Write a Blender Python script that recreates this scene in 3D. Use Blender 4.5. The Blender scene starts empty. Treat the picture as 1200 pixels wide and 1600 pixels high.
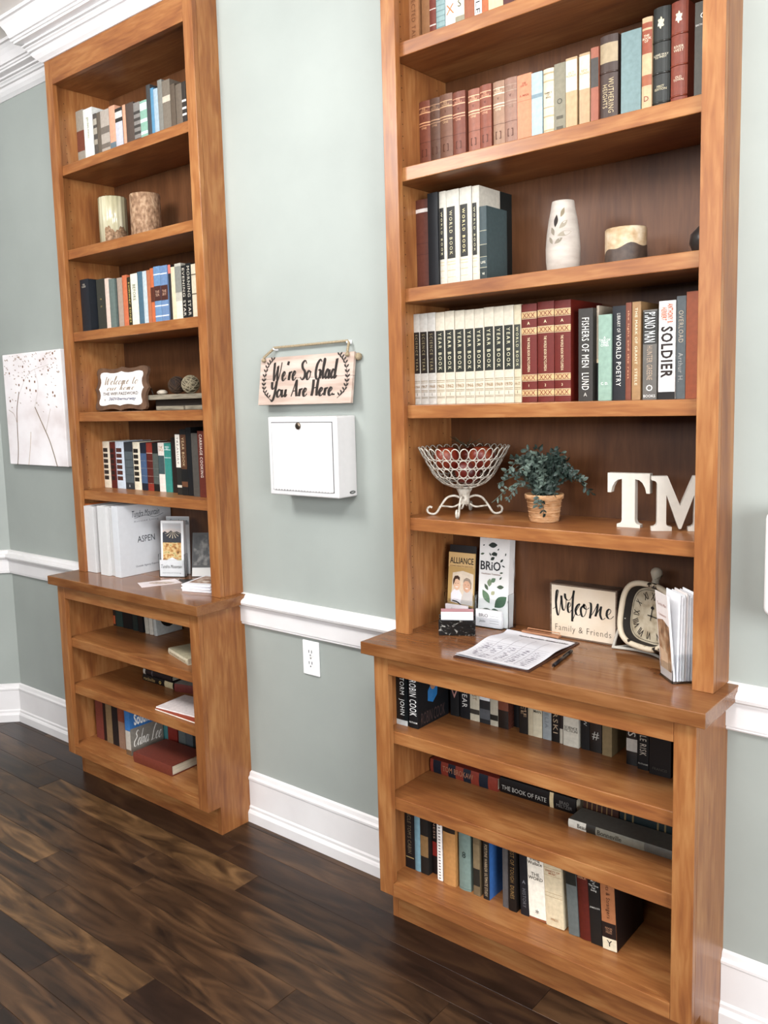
import bpy, bmesh, math, random
from mathutils import Vector, Matrix
random.seed(7)
S = bpy.context.scene
COL = S.collection

# ------------------------------------------------------------------ camera
cam_d = bpy.data.cameras.new('camera')
cam = bpy.data.objects.new('camera', cam_d)
COL.objects.link(cam)
S.camera = cam
F_PX, CX, CY = 1352.12, 536.78, 780.21
YAW, PITCH, ROLL = 0.719943, -0.117859, -0.031795
fw = Vector((-math.sin(YAW) * math.cos(PITCH), math.cos(YAW) * math.cos(PITCH), math.sin(PITCH)))
rt = Vector((math.cos(YAW), math.sin(YAW), 0))
up = rt.cross(fw)
r2 = rt * math.cos(ROLL) + up * math.sin(ROLL)
u2 = up * math.cos(ROLL) - rt * math.sin(ROLL)
m = Matrix((r2, u2, -fw)).transposed().to_4x4()
m.translation = Vector((1.52238, -2.05671, 1.54963))
cam.matrix_world = m
cam_d.sensor_fit = 'HORIZONTAL'
cam_d.sensor_width = 36
cam_d.lens = F_PX * 36 / 1200
cam_d.shift_x = (600 - CX) / 1200
cam_d.shift_y = (CY - 800) / 1200
cam_d.clip_start = 0.05

# ------------------------------------------------------------------ light
S.view_settings.view_transform = 'Standard'
S.view_settings.look = 'None'
S.view_settings.gamma = 1.0
S.view_settings.use_curve_mapping = False
S.view_settings.exposure = 0.98
world = bpy.data.worlds.new('room_daylight')
S.world = world
world.use_nodes = True
bg = world.node_tree.nodes['Background']
bg.inputs['Color'].default_value = (0.93, 0.96, 1.0, 1)
bg.inputs['Strength'].default_value = 0.07


def area(name, loc, target, sx, sy, watts, col):
    d = bpy.data.lights.new(name, 'AREA')
    d.shape = 'RECTANGLE'
    d.size, d.size_y = sx, sy
    d.energy = watts
    d.color = col
    o = bpy.data.objects.new(name, d)
    COL.objects.link(o)
    o.location = loc
    o.rotation_euler = (Vector(target) - Vector(loc)).to_track_quat('-Z', 'Y').to_euler()
    return o


area('window_light_side', (3.6, -2.2, 1.55), (0.3, -0.1, 1.0), 1.8, 1.5, 78, (0.95, 0.975, 1.0))
area('window_light_front', (0.2, -5.2, 2.45), (-0.2, 0.0, 1.45), 4.6, 1.0, 55, (0.96, 0.98, 1.0))


def added_point(loc, watts, col):  # overhead light from added unseen points, low enough to brighten the crown
    d = bpy.data.lights.new('added_point_light', 'POINT')
    d.energy = watts
    d.color = col
    d.shadow_soft_size = 0.28
    o = bpy.data.objects.new('added_point_light', d)
    COL.objects.link(o)
    o.location = loc


added_point((1.15, -1.75, 2.66), 56, (0.97, 0.985, 1.0))
added_point((-0.85, -1.65, 2.66), 56, (0.97, 0.985, 1.0))

# ------------------------------------------------------------------ helpers


def lin(h, k=1.0):
    out = []
    for i in (0, 2, 4):
        c = int(h[i:i + 2], 16) / 255
        c = c / 12.92 if c <= 0.04045 else ((c + 0.055) / 1.055) ** 2.4
        out.append(c * k)
    lum = max(out)
    f = 0.72 + 0.28 * lum * lum        # painted and dyed surfaces are darker than they look in bright light
    return (out[0] * f, out[1] * f, out[2] * f, 1.0)


MATS = {}


def new_mat(name):
    mt = bpy.data.materials.new(name)
    mt.use_nodes = True
    nt = mt.node_tree
    return mt, nt, nt.nodes['Principled BSDF']


def mat(hexc, rough=0.6, var=0.12, scale=60.0, spec=0.4, metal=0.0):
    """plain coloured surface with a little mottling"""
    key = (hexc, rough, var, scale, spec, metal)
    if key in MATS:
        return MATS[key]
    mt, nt, p = new_mat('surface_' + hexc)
    p.inputs['Roughness'].default_value = rough
    p.inputs['Metallic'].default_value = metal
    p.inputs['Specular IOR Level'].default_value = spec
    c = lin(hexc)
    if var > 0:
        tc = nt.nodes.new('ShaderNodeTexCoord')
        no = nt.nodes.new('ShaderNodeTexNoise')
        no.inputs['Scale'].default_value = scale
        no.inputs['Detail'].default_value = 3
        rp = nt.nodes.new('ShaderNodeValToRGB')
        rp.color_ramp.elements[0].position = 0.3
        rp.color_ramp.elements[1].position = 0.7
        rp.color_ramp.elements[0].color = tuple(x * (1 - var) for x in c[:3]) + (1,)
        rp.color_ramp.elements[1].color = tuple(min(1, x * (1 + var)) for x in c[:3]) + (1,)
        nt.links.new(tc.outputs['Object'], no.inputs['Vector'])
        nt.links.new(no.outputs['Fac'], rp.inputs['Fac'])
        nt.links.new(rp.outputs['Color'], p.inputs['Base Color'])
    else:
        p.inputs['Base Color'].default_value = c
    MATS[key] = mt
    return mt


def noise_mat(name, cols, scale=(8, 8, 8), rough=0.5, detail=4, spec=0.4, rnd=True, bump=0.0, dist=0.0, pos=(0.3, 0.7)):
    """noise between colours, offset per object"""
    mt, nt, p = new_mat(name)
    p.inputs['Roughness'].default_value = rough
    p.inputs['Specular IOR Level'].default_value = spec
    tc = nt.nodes.new('ShaderNodeTexCoord')
    mp = nt.nodes.new('ShaderNodeMapping')
    mp.inputs['Scale'].default_value = scale
    nt.links.new(tc.outputs['Object'], mp.inputs['Vector'])
    if rnd:
        oi = nt.nodes.new('ShaderNodeObjectInfo')
        mu = nt.nodes.new('ShaderNodeMath')
        mu.operation = 'MULTIPLY'
        mu.inputs[1].default_value = 37.0
        nt.links.new(oi.outputs['Random'], mu.inputs[0])
        nt.links.new(mu.outputs[0], mp.inputs['Location'])
    no = nt.nodes.new('ShaderNodeTexNoise')
    no.inputs['Scale'].default_value = 1.0
    no.inputs['Detail'].default_value = detail
    no.inputs['Distortion'].default_value = dist
    nt.links.new(mp.outputs['Vector'], no.inputs['Vector'])
    rp = nt.nodes.new('ShaderNodeValToRGB')
    els = rp.color_ramp.elements
    n = len(cols)
    for i, c in enumerate(cols):
        ps = pos[0] + (pos[1] - pos[0]) * i / (n - 1)
        if i < 2:
            e = els[i]
            e.position = ps
        else:
            e = els.new(ps)
        e.color = lin(c)
    nt.links.new(no.outputs['Fac'], rp.inputs['Fac'])
    nt.links.new(rp.outputs['Color'], p.inputs['Base Color'])
    if bump > 0:
        bp = nt.nodes.new('ShaderNodeBump')
        bp.inputs['Strength'].default_value = bump
        bp.inputs['Distance'].default_value = 0.01
        nt.links.new(no.outputs['Fac'], bp.inputs['Height'])
        nt.links.new(bp.outputs['Normal'], p.inputs['Normal'])
    return mt


def wood_mat(name, axis, c0, c1, c2, rough):
    """stained birch: broad figure plus fine pores, long along the grain axis"""
    mt, nt, p = new_mat(name)
    p.inputs['Roughness'].default_value = rough
    p.inputs['Specular IOR Level'].default_value = 0.35
    tc = nt.nodes.new('ShaderNodeTexCoord')
    oi = nt.nodes.new('ShaderNodeObjectInfo')
    mu = nt.nodes.new('ShaderNodeMath')
    mu.operation = 'MULTIPLY'
    mu.inputs[1].default_value = 23.0
    nt.links.new(oi.outputs['Random'], mu.inputs[0])

    def layer(across, along, det, dist):
        mp = nt.nodes.new('ShaderNodeMapping')
        sc = [across] * 3
        sc[axis] = along
        mp.inputs['Scale'].default_value = sc
        nt.links.new(tc.outputs['Object'], mp.inputs['Vector'])
        nt.links.new(mu.outputs[0], mp.inputs['Location'])
        no = nt.nodes.new('ShaderNodeTexNoise')
        no.inputs['Scale'].default_value = 1.0
        no.inputs['Detail'].default_value = det
        no.inputs['Distortion'].default_value = dist
        nt.links.new(mp.outputs['Vector'], no.inputs['Vector'])
        return no
    a = layer(6, 1.6, 3, 2.2)
    b = layer(85, 9.0, 4, 0.6)
    mx = nt.nodes.new('ShaderNodeMath')
    mx.operation = 'MULTIPLY_ADD'
    mx.inputs[1].default_value = 0.42
    nt.links.new(b.outputs['Fac'], mx.inputs[0])
    m2 = nt.nodes.new('ShaderNodeMath')
    m2.operation = 'MULTIPLY'
    m2.inputs[1].default_value = 0.58
    nt.links.new(a.outputs['Fac'], m2.inputs[0])
    nt.links.new(m2.outputs[0], mx.inputs[2])
    rp = nt.nodes.new('ShaderNodeValToRGB')
    e = rp.color_ramp.elements
    e[0].position, e[1].position = 0.34, 0.50
    e[0].color, e[1].color = lin(c0), lin(c1)
    k = e.new(0.66)
    k.color = lin(c2)
    nt.links.new(mx.outputs[0], rp.inputs['Fac'])
    nt.links.new(rp.outputs['Color'], p.inputs['Base Color'])
    return mt


WOOD = [wood_mat('stained_birch_' + 'xyz'[i], i, '88512E', 'A06639', 'B57F4D', 0.33) for i in range(3)]
WTOP = wood_mat('polished_counter_birch', 0, '764626', '8A5933', '9C6B42', 0.18)
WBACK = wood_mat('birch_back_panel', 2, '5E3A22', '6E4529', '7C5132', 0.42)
WALL = noise_mat('sage_wall_paint', ['A9AFA9', 'B0B6B0'], (3, 3, 3), 0.55, rnd=False, spec=0.3)
TRIM = noise_mat('white_trim_paint', ['E6E2E1', 'ECE9E8'], (6, 6, 6), 0.35, rnd=False)
CEIL = noise_mat('ceiling_paint', ['E9E2DC', 'F0EAE4'], (5, 5, 5), 0.7, rnd=False)
PAGE = noise_mat('page_edges', ['CFC3A8', 'E6DCC6'], (20, 20, 400), 0.8)
WHITEP = mat('EFEFEF', 0.5, 0.03)
ACR, nt_, p_ = new_mat('clear_acrylic')
p_.inputs['Transmission Weight'].default_value = 1.0
p_.inputs['Roughness'].default_value = 0.03
p_.inputs['IOR'].default_value = 1.2
p_.inputs['Base Color'].default_value = (0.93, 0.95, 0.96, 1)


def mk(name, verts, faces, material, parent=None, smooth=False, loc=None):
    me = bpy.data.meshes.new(name)
    me.from_pydata([tuple(v) for v in verts], [], faces)
    if smooth:
        for f in me.polygons:
            f.use_smooth = True
    me.materials.append(material)
    o = bpy.data.objects.new(name, me)
    COL.objects.link(o)
    if parent is not None:
        o.parent = parent
    if loc is not None:
        o.location = loc
    return o


def from_bm(name, bm, material, parent=None, smooth=False):
    bmesh.ops.recalc_face_normals(bm, faces=bm.faces)
    me = bpy.data.meshes.new(name)
    bm.to_mesh(me)
    bm.free()
    if smooth:
        for f in me.polygons:
            f.use_smooth = True
    me.materials.append(material)
    o = bpy.data.objects.new(name, me)
    COL.objects.link(o)
    if parent is not None:
        o.parent = parent
    return o


def box(name, x0, x1, y0, y1, z0, z1, material, parent=None, bev=0.0, seg=2):
    bm = bmesh.new()
    bmesh.ops.create_cube(bm, size=1)
    for v in bm.verts:
        v.co = Vector(((x0 + x1) / 2 + v.co.x * (x1 - x0), (y0 + y1) / 2 + v.co.y * (y1 - y0), (z0 + z1) / 2 + v.co.z * (z1 - z0)))
    if bev > 0:
        bmesh.ops.bevel(bm, geom=list(bm.edges), offset=bev, segments=seg, affect='EDGES', profile=0.5)
    return from_bm(name, bm, material, parent)


def tag(o, label, cat, group=None, kind=None):
    o['label'] = label
    o['category'] = cat
    if group:
        o['group'] = group
    if kind:
        o['kind'] = kind
    return o


def struct(o, label=None):
    o['kind'] = 'structure'
    if label:
        o['label'] = label
    return o


def thing(name, loc, label, cat, group=None, rz=0.0):
    o = bpy.data.objects.new(name, None)
    o.empty_display_size = 0.05
    COL.objects.link(o)
    o.location = loc
    o.rotation_euler = (0, 0, rz)
    return tag(o, label, cat, group)


def lathe(name, prof, material, parent=None, seg=32, c=(0, 0, 0), close=True):
    vs, fs = [], []
    n = len(prof)
    for i in range(seg):
        a = 2 * math.pi * i / seg
        for r, z in prof:
            vs.append((c[0] + r * math.cos(a), c[1] + r * math.sin(a), c[2] + z))
    for i in range(seg):
        j = (i + 1) % seg
        for k in range(n - 1):
            fs.append((i * n + k, j * n + k, j * n + k + 1, i * n + k + 1))
    if close:
        fs.append(tuple(i * n for i in range(seg))[::-1])
        fs.append(tuple(i * n + n - 1 for i in range(seg)))
    return mk(name, vs, fs, material, parent, True)


def tube_geo(pts, r, seg=8, closed=False):
    pts = [Vector(p) for p in pts]
    n = len(pts)
    vs, fs = [], []
    ref = None
    for i, p in enumerate(pts):
        a = pts[(i - 1) % n] if (closed or i > 0) else p
        b = pts[(i + 1) % n] if (closed or i < n - 1) else p
        t = (b - a).normalized()
        if ref is None:
            ref = Vector((0, 0, 1)) if abs(t.z) < 0.9 else Vector((1, 0, 0))
        s = t.cross(ref)
        if s.length < 1e-6:
            s = t.orthogonal()
        s.normalize()
        w = s.cross(t)
        ref = w
        rr = r[i] if isinstance(r, (list, tuple)) else r
        for k in range(seg):
            an = 2 * math.pi * k / seg
            vs.append(p + s * math.cos(an) * rr + w * math.sin(an) * rr)
    for i in range(n if closed else n - 1):
        j = (i + 1) % n
        for k in range(seg):
            l = (k + 1) % seg
            fs.append((i * seg + k, i * seg + l, j * seg + l, j * seg + k))
    if not closed:
        fs.append(tuple(range(seg))[::-1])
        fs.append(tuple((n - 1) * seg + k for k in range(seg)))
    return vs, fs


def tube(name, pts, r, material, parent=None, seg=8, closed=False):
    vs, fs = tube_geo(pts, r, seg, closed)
    return mk(name, vs, fs, material, parent, True)


def catmull(pts, n=8):
    P = [Vector(p) for p in pts]
    if len(P) < 3:
        return P
    P = [P[0] * 2 - P[1]] + P + [P[-1] * 2 - P[-2]]
    out = []
    for i in range(1, len(P) - 2):
        for k in range(n):
            t = k / n
            a, b, c, d = P[i - 1], P[i], P[i + 1], P[i + 2]
            out.append(0.5 * ((2 * b) + (c - a) * t + (2 * a - 5 * b + 4 * c - d) * t * t + (3 * b - a - 3 * c + d) * t ** 3))
    out.append(P[-2])
    return out


def prism(name, poly, frame, depth, material, parent=None):
    """poly in 2D (u,v); frame = (origin, udir, vdir, ndir); extruded by depth along -ndir"""
    o, u, v, n = [Vector(q) for q in frame]
    k = len(poly)
    vs = [o + u * a + v * b for a, b in poly] + [o + u * a + v * b - n * depth for a, b in poly]
    fs = [tuple(range(k)), tuple(range(2 * k - 1, k - 1, -1))]
    for i in range(k):
        j = (i + 1) % k
        fs.append((i, k + i, k + j, j))
    bm = bmesh.new()
    bv = [bm.verts.new(q) for q in vs]
    for f in fs:
        try:
            bm.faces.new([bv[i] for i in f])
        except ValueError:
            pass
    return from_bm(name, bm, material, parent)


TXT = {}


def text_geo(body, shear=0.0, offset=0.0, space=1.0):
    key = (body, shear, offset, space)
    if key in TXT:
        return TXT[key]
    cu = bpy.data.curves.new('lettering', 'FONT')
    cu.body = body
    cu.align_x = 'CENTER'
    cu.resolution_u = 2
    cu.shear = shear
    cu.offset = offset
    cu.space_character = space
    cu.space_line = 0.85
    ob = bpy.data.objects.new('lettering', cu)
    me = ob.to_mesh()
    vs = [(v.co.x, v.co.y) for v in me.vertices]
    fs = [tuple(p.vertices) for p in me.polygons]
    ob.to_mesh_clear()
    bpy.data.objects.remove(ob)
    bpy.data.curves.remove(cu)
    xs = [v[0] for v in vs] or [0, 1]
    ys = [v[1] for v in vs] or [0, 1]
    bb = (min(xs), max(xs), min(ys), max(ys))
    TXT[key] = (vs, fs, bb)
    return TXT[key]


def lettering(name, body, frame, w, h, material, parent=None, shear=0.0, offset=0.0, space=1.0, mode='fit', fn=None, smooth=False):
    """flat print centred on frame origin; frame=(o,u,v,n)"""
    vs, fs, bb = text_geo(body, shear, offset, space)
    if not fs:
        return None
    bw, bh = bb[1] - bb[0], bb[3] - bb[2]
    sx, sy = w / bw, h / bh
    if mode == 'fit':
        sx = sy = min(sx, sy)
    cx, cy = (bb[0] + bb[1]) / 2, (bb[2] + bb[3]) / 2
    o, u, v, n = [Vector(q) for q in frame]
    out = []
    for x, y in vs:
        q = o + u * ((x - cx) * sx) + v * ((y - cy) * sy)
        if fn:
            q = fn(q)
        out.append(q + n * 0.0005)
    return mk(name, out, fs, material, parent)


def ribbon_geo(pts, wmin, wmax, up_thin=True):
    P = catmull([(a, b, 0) for a, b in pts], 7)
    vs, fs = [], []
    n = len(P)
    for i, p in enumerate(P):
        t = (P[min(i + 1, n - 1)] - P[max(i - 1, 0)])
        if t.length < 1e-9:
            t = Vector((1, 0, 0))
        t.normalize()
        k = max(0.0, -t.y) if up_thin else abs(t.y)
        w = wmin + (wmax - wmin) * k ** 0.8
        nn = Vector((-t.y, t.x, 0))
        vs += [p + nn * w / 2, p - nn * w / 2]
    for i in range(n - 1):
        fs.append((2 * i, 2 * i + 1, 2 * i + 3, 2 * i + 2))
    return vs, fs


SCRIPT = {
 'W': (.56, [[(0, .86), (.03, .95), (.06, .4), (.12, 0), (.2, .4), (.27, .78), (.29, .3), (.36, 0), (.46, .5), (.5, .98)]]),
 'e': (.25, [[(0, .18), (.13, .24), (.2, .38), (.13, .46), (.04, .28), (.07, .05), (.16, 0), (.26, .14)]]),
 "'": (.1, [[(.05, 1), (.02, .8)]]),
 'r': (.2, [[(0, .15), (.06, .44), (.05, 0)], [(.05, .25), (.12, .43), (.2, .4)]]),
 'S': (.34, [[(.3, .82), (.2, .98), (.05, .84), (.09, .6), (.25, .4), (.26, .12), (.12, 0), (0, .14)]]),
 'o': (.26, [[(.13, .46), (.02, .28), (.05, .04), (.15, 0), (.23, .2), (.2, .4), (.13, .46)], [(.19, .38), (.28, .36)]]),
 'G': (.36, [[(.32, .85), (.22, .98), (.06, .75), (.02, .3), (.12, 0), (.26, .1), (.3, .44), (.16, .44)], [(.3, .44), (.3, 0)]]),
 'l': (.18, [[(0, .15), (.1, .6), (.13, .95), (.07, .97), (.05, .4), (.1, .02), (.2, .14)]]),
 'a': (.3, [[(.2, .4), (.1, .46), (.01, .2), (.08, 0), (.18, .2), (.21, .44), (.2, .08), (.26, .01), (.32, .14)]]),
 'd': (.32, [[(.2, .38), (.1, .44), (.01, .2), (.08, 0), (.18, .2), (.25, .98), (.22, .1), (.28, .01), (.34, .14)]]),
 'Y': (.34, [[(0, .92), (.03, .6), (.11, .48), (.2, .62), (.27, .97), (.26, .4), (.2, -.1), (.1, -.26), (.03, -.12)]]),
 'u': (.32, [[(0, .44), (.02, .1), (.09, 0), (.18, .2), (.22, .44), (.21, .08), (.27, .01), (.33, .14)]]),
 'A': (.38, [[(0, 0), (.1, .5), (.2, .97), (.25, .4), (.32, 0)], [(.04, .3), (.32, .36)]]),
 'H': (.36, [[(.02, .95), (.04, .4), (.02, 0)], [(.28, .98), (.27, .4), (.3, 0)], [(0, .42), (.32, .52)]]),
 '.': (.08, [[(.02, .09), (.03, 0)]]),
 'c': (.23, [[(.2, .36), (.13, .46), (.02, .25), (.06, .02), (.16, .01), (.25, .14)]]),
 'm': (.4, [[(0, .4), (.04, .42), (.03, 0)], [(.03, .2), (.11, .45), (.15, .35), (.14, 0)], [(.14, .2), (.22, .45), (.27, .35), (.27, .05), (.33, 0), (.38, .12)]]),
 't': (.24, [[(.1, .8), (.08, .2), (.14, 0), (.22, .12)], [(0, .54), (.2, .57)]]),
 'h': (.3, [[(0, .15), (.1, .6), (.12, .95), (.06, .92), (.05, 0)], [(.05, .2), (.13, .44), (.18, .3), (.19, .03), (.28, .12)]]),
 'E': (.32, [[(.26, .85), (.14, .97), (.05, .8), (.16, .56), (.02, .3), (.08, .03), (.2, 0), (.3, .16)]]),
 'n': (.3, [[(0, .4), (.04, .42), (.03, 0)], [(.03, .2), (.12, .45), (.17, .35), (.18, .04), (.28, .12)]]),
 'L': (.34, [[(.3, .85), (.2, .98), (.1, .6), (.08, .1), (.02, 0), (.16, .03), (.32, .06)]]),
 ' ': (.2, []),
}


def script(name, body, frame, w, h, material, parent, wmin=0.02, wmax=0.09, slant=0.12, track=0.0):
    """handwritten lettering from pen strokes"""
    vs, fs = [], []
    x = 0.0
    for ch in body:
        adv, strokes = SCRIPT[ch]
        for st in strokes:
            v, f = ribbon_geo([(x + a + slant * b, b) for a, b in st], wmin, wmax)
            b0 = len(vs)
            vs += v
            fs += [tuple(i + b0 for i in q) for q in f]
        x += adv + track
    xs = [v.x for v in vs]
    ys = [v.y for v in vs]
    sx = w / (max(xs) - min(xs))
    sy = h / (max(ys) - min(ys)) if h else sx
    cx, cy = (max(xs) + min(xs)) / 2, (max(ys) + min(ys)) / 2
    o, u, v, n = [Vector(q) for q in frame]
    out = [o + u * ((q.x - cx) * sx) + v * ((q.y - cy) * sy) + n * 0.0006 for q in vs]
    return mk(name, out, fs, material, parent)


def patch(name, pts, frame, material, parent, lift=0.0004):
    o, u, v, n = [Vector(q) for q in frame]
    return mk(name, [o + u * a + v * b + n * lift for a, b in pts], [tuple(range(len(pts)))], material, parent)


def ell(cx, cy, rx, ry, n=20, rot=0.0):
    return [(cx + rx * math.cos(2 * math.pi * i / n) * math.cos(rot) - ry * math.sin(2 * math.pi * i / n) * math.sin(rot),
             cy + rx * math.cos(2 * math.pi * i / n) * math.sin(rot) + ry * math.sin(2 * math.pi * i / n) * math.cos(rot)) for i in range(n)]


def leaf2(cx, cy, l, w, rot, n=7):
    top = [(l * (i / n - 0.5), w * math.sin(math.pi * i / n)) for i in range(n + 1)]
    bot = [(l * (i / n - 0.5), -w * math.sin(math.pi * i / n)) for i in range(n - 1, 0, -1)]
    c, s = math.cos(rot), math.sin(rot)
    return [(cx + a * c - b * s, cy + a * s + b * c) for a, b in top + bot]


def rrect(w, h, r, n=6):
    out = []
    for cx, cy, a0 in ((w / 2 - r, h / 2 - r, 0), (-w / 2 + r, h / 2 - r, 90), (-w / 2 + r, -h / 2 + r, 180), (w / 2 - r, -h / 2 + r, 270)):
        for i in range(n + 1):
            a = math.radians(a0 + 90 * i / n)
            out.append((cx + r * math.cos(a), cy + r * math.sin(a)))
    return out


def front(x, y, z):
    """frame on a face looking towards the room"""
    return ((x, y, z), (1, 0, 0), (0, 0, 1), (0, -1, 0))

# ------------------------------------------------------------------ the room
XL, W = -1.6754, 0.8987           # far case's origin, width of a case
DB, DU, BACK = 0.2121, 0.1076, 0.175
HC, TC = 0.860, 0.0353
CEILZ = 3.05
CORNER = -2.452
K45 = math.sqrt(0.5)
END_L = (CORNER - 1.7 * K45, -1.7 * K45)


def sweep(name, path, prof, material, label=None):
    """profile (p out from wall, z) swept along a plan path with mitred corners; the room lies to the path's right-hand (-y) side"""
    n = len(path)
    offs = []
    for i, q in enumerate(path):
        q = Vector(q)
        d0 = (q - Vector(path[i - 1])).normalized() if i > 0 else None
        d1 = (Vector(path[i + 1]) - q).normalized() if i < n - 1 else None
        if d0 is None:
            d0 = d1
        if d1 is None:
            d1 = d0
        n0, n1 = Vector((d0.y, -d0.x)), Vector((d1.y, -d1.x))
        b = (n0 + n1).normalized()
        offs.append((q, b / max(0.2, b.dot(n0))))
    vs, fs = [], []
    k = len(prof)
    for q, b in offs:
        for p, z in prof:
            c = q + b * p
            vs.append((c.x, c.y, z))
    for i in range(n - 1):
        for j in range(k):
            l = (j + 1) % k
            fs.append((i * k + j, (i + 1) * k + j, (i + 1) * k + l, i * k + l))
    fs.append(tuple(range(k)))
    fs.append(tuple((n - 1) * k + j for j in range(k))[::-1])
    bm = bmesh.new()
    bv = [bm.verts.new(v) for v in vs]
    for f in fs:
        bm.faces.new([bv[i] for i in f])
    return struct(from_bm(name, bm, material), label)


for a, b in ((CORNER, XL), (XL + W, 0.0), (W, 2.4)):
    struct(box('wall_back', a, b, 0.0, 0.12, 0, CEILZ, WALL), 'sage green painted wall')
vl = Vector((-K45, -K45, 0))
wl = prism('wall_left', [(0, 0), (1.7, 0), (1.7, CEILZ), (0, CEILZ)], ((CORNER, 0, 0), vl, (0, 0, 1), (K45, -K45, 0)), 0.1, WALL)
struct(wl, 'sage green angled wall')
struct(box('ceiling', -9, 9, -11.0, 0.3, CEILZ, CEILZ + 0.1, CEIL), 'pale cream ceiling')
fl = struct(box('floor', -9, 9, -11.0, 0.3, -0.08, -0.012, mat('2E2118', 0.5)), 'dark plank floor')
PL = [noise_mat('plank_dark', ['20140D', '301F16', '46301F'], (3.5, 20, 5), 0.34, 6, dist=1.2, bump=0.05),
      noise_mat('plank_mid', ['23160E', '46301F', '664930'], (3.0, 16, 5), 0.36, 6, dist=1.5, bump=0.05),
      noise_mat('plank_tan', ['2C1C12', '5E4329', '846240'], (3.0, 14, 5), 0.38, 6, dist=1.8, bump=0.05)]
PWID = 0.105
JOINT = {1: [(-0.478, 2, 0)], 6: [(-0.33, 2, 0)], 0: [(0.52, 0, 1)], 4: [(-1.15, 2, 1)]}
for k in range(-2, 24):
    y1 = -0.152 - PWID * k
    y0 = y1 - PWID
    x = -4.1 - random.random() * 0.8
    seams = [x]
    if k in JOINT:
        jx, ta, tb = JOINT[k][0]
        xs = [jx - 1.2 * i - 0.0 for i in range(3, -1, -1)] + [jx + 1.15 * i for i in range(1, 3)]
    else:
        xs = []
        while x < 2.6:
            xs.append(x)
            x += random.uniform(0.85, 1.45)
        xs.append(x)
    for i in range(len(xs) - 1):
        a, b = max(xs[i], -4.15), min(xs[i + 1], 2.9)
        if b - a < 0.05:
            continue
        tone = random.choice([0, 0, 1, 1, 1, 2, 2])
        if k in JOINT:
            if abs(b - jx) < 1e-6:
                tone = ta
            if abs(a - jx) < 1e-6:
                tone = tb
        box('plank', a + 0.0004, b - 0.0004, y0 + 0.0004, y1 - 0.0004, -0.012, 0.0, PL[tone], fl, 0.0007, 1)

# mouldings
CROWN = [(0, 2.886), (0.005, 2.886), (0.010, 2.890), (0.020, 2.897), (0.031, 2.909), (0.036, 2.919), (0.030, 2.9205), (0.030, 2.9235), (0.041, 2.9245), (0.045, 2.930), (0.052, 2.934),
         (0.052, 2.937), (0.044, 2.938), (0.044, 2.9415), (0.058, 2.9425), (0.058, 2.9475), (0.050, 2.949), (0.050, 2.955), (0.079, 2.956), (0.079, 2.963), (0.086, 2.964), (0.088, 2.970), (0.080, 2.9715), (0.080, 2.975), (0.090, 2.976),
         (0.094, 2.988), (0.100, 3.004), (0.110, 3.020), (0.120, 3.030), (0.112, 3.0315), (0.112, 3.035), (0.124, 3.036), (0.124, 3.049), (0, 3.049)]
cpath = [END_L, (CORNER, 0), (XL, 0), (XL, -DU), (XL + W, -DU), (XL + W, 0), (0, 0), (0, -DU), (W, -DU), (W, 0), (2.4, 0)]
sweep('trim_1', cpath, CROWN, TRIM, 'white stepped crown moulding')
RAIL = [(0, 0.748), (0.012, 0.748), (0.015, 0.752), (0.013, 0.757), (0.018, 0.759), (0.018, 0.812), (0.022, 0.813), (0.022, 0.819), (0.028, 0.821), (0.036, 0.826), (0.039, 0.834), (0.036, 0.842), (0.028, 0.846), (0.022, 0.848), (0.018, 0.855), (0.012, 0.860), (0, 0.862)]
BASE = [(0, 0.001), (0.026, 0.001), (0.026, 0.036), (0.022, 0.043), (0.018, 0.047), (0.018, 0.056), (0.014, 0.062), (0.014, 0.158), (0.017, 0.161), (0.017, 0.168), (0.011, 0.174), (0.008, 0.186), (0, 0.190)]
for i, pth in enumerate(([END_L, (CORNER, 0), (XL - 0.0005, 0)], [(XL + W + 0.0005, 0), (-0.0005, 0)], [(W + 0.0005, 0), (2.4, 0)])):
    sweep('trim_%d' % (i + 2), pth, RAIL, TRIM, 'white chair rail')
    sweep('baseboard_' + ('left', 'back', 'right')[i], pth, BASE, TRIM, 'white stepped baseboard')

# ------------------------------------------------------------------ the two cases
SHELVES = (2.490, 2.166, 1.842, 1.520, 1.200)
BSHELVES = (0.598, 0.400)


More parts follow.
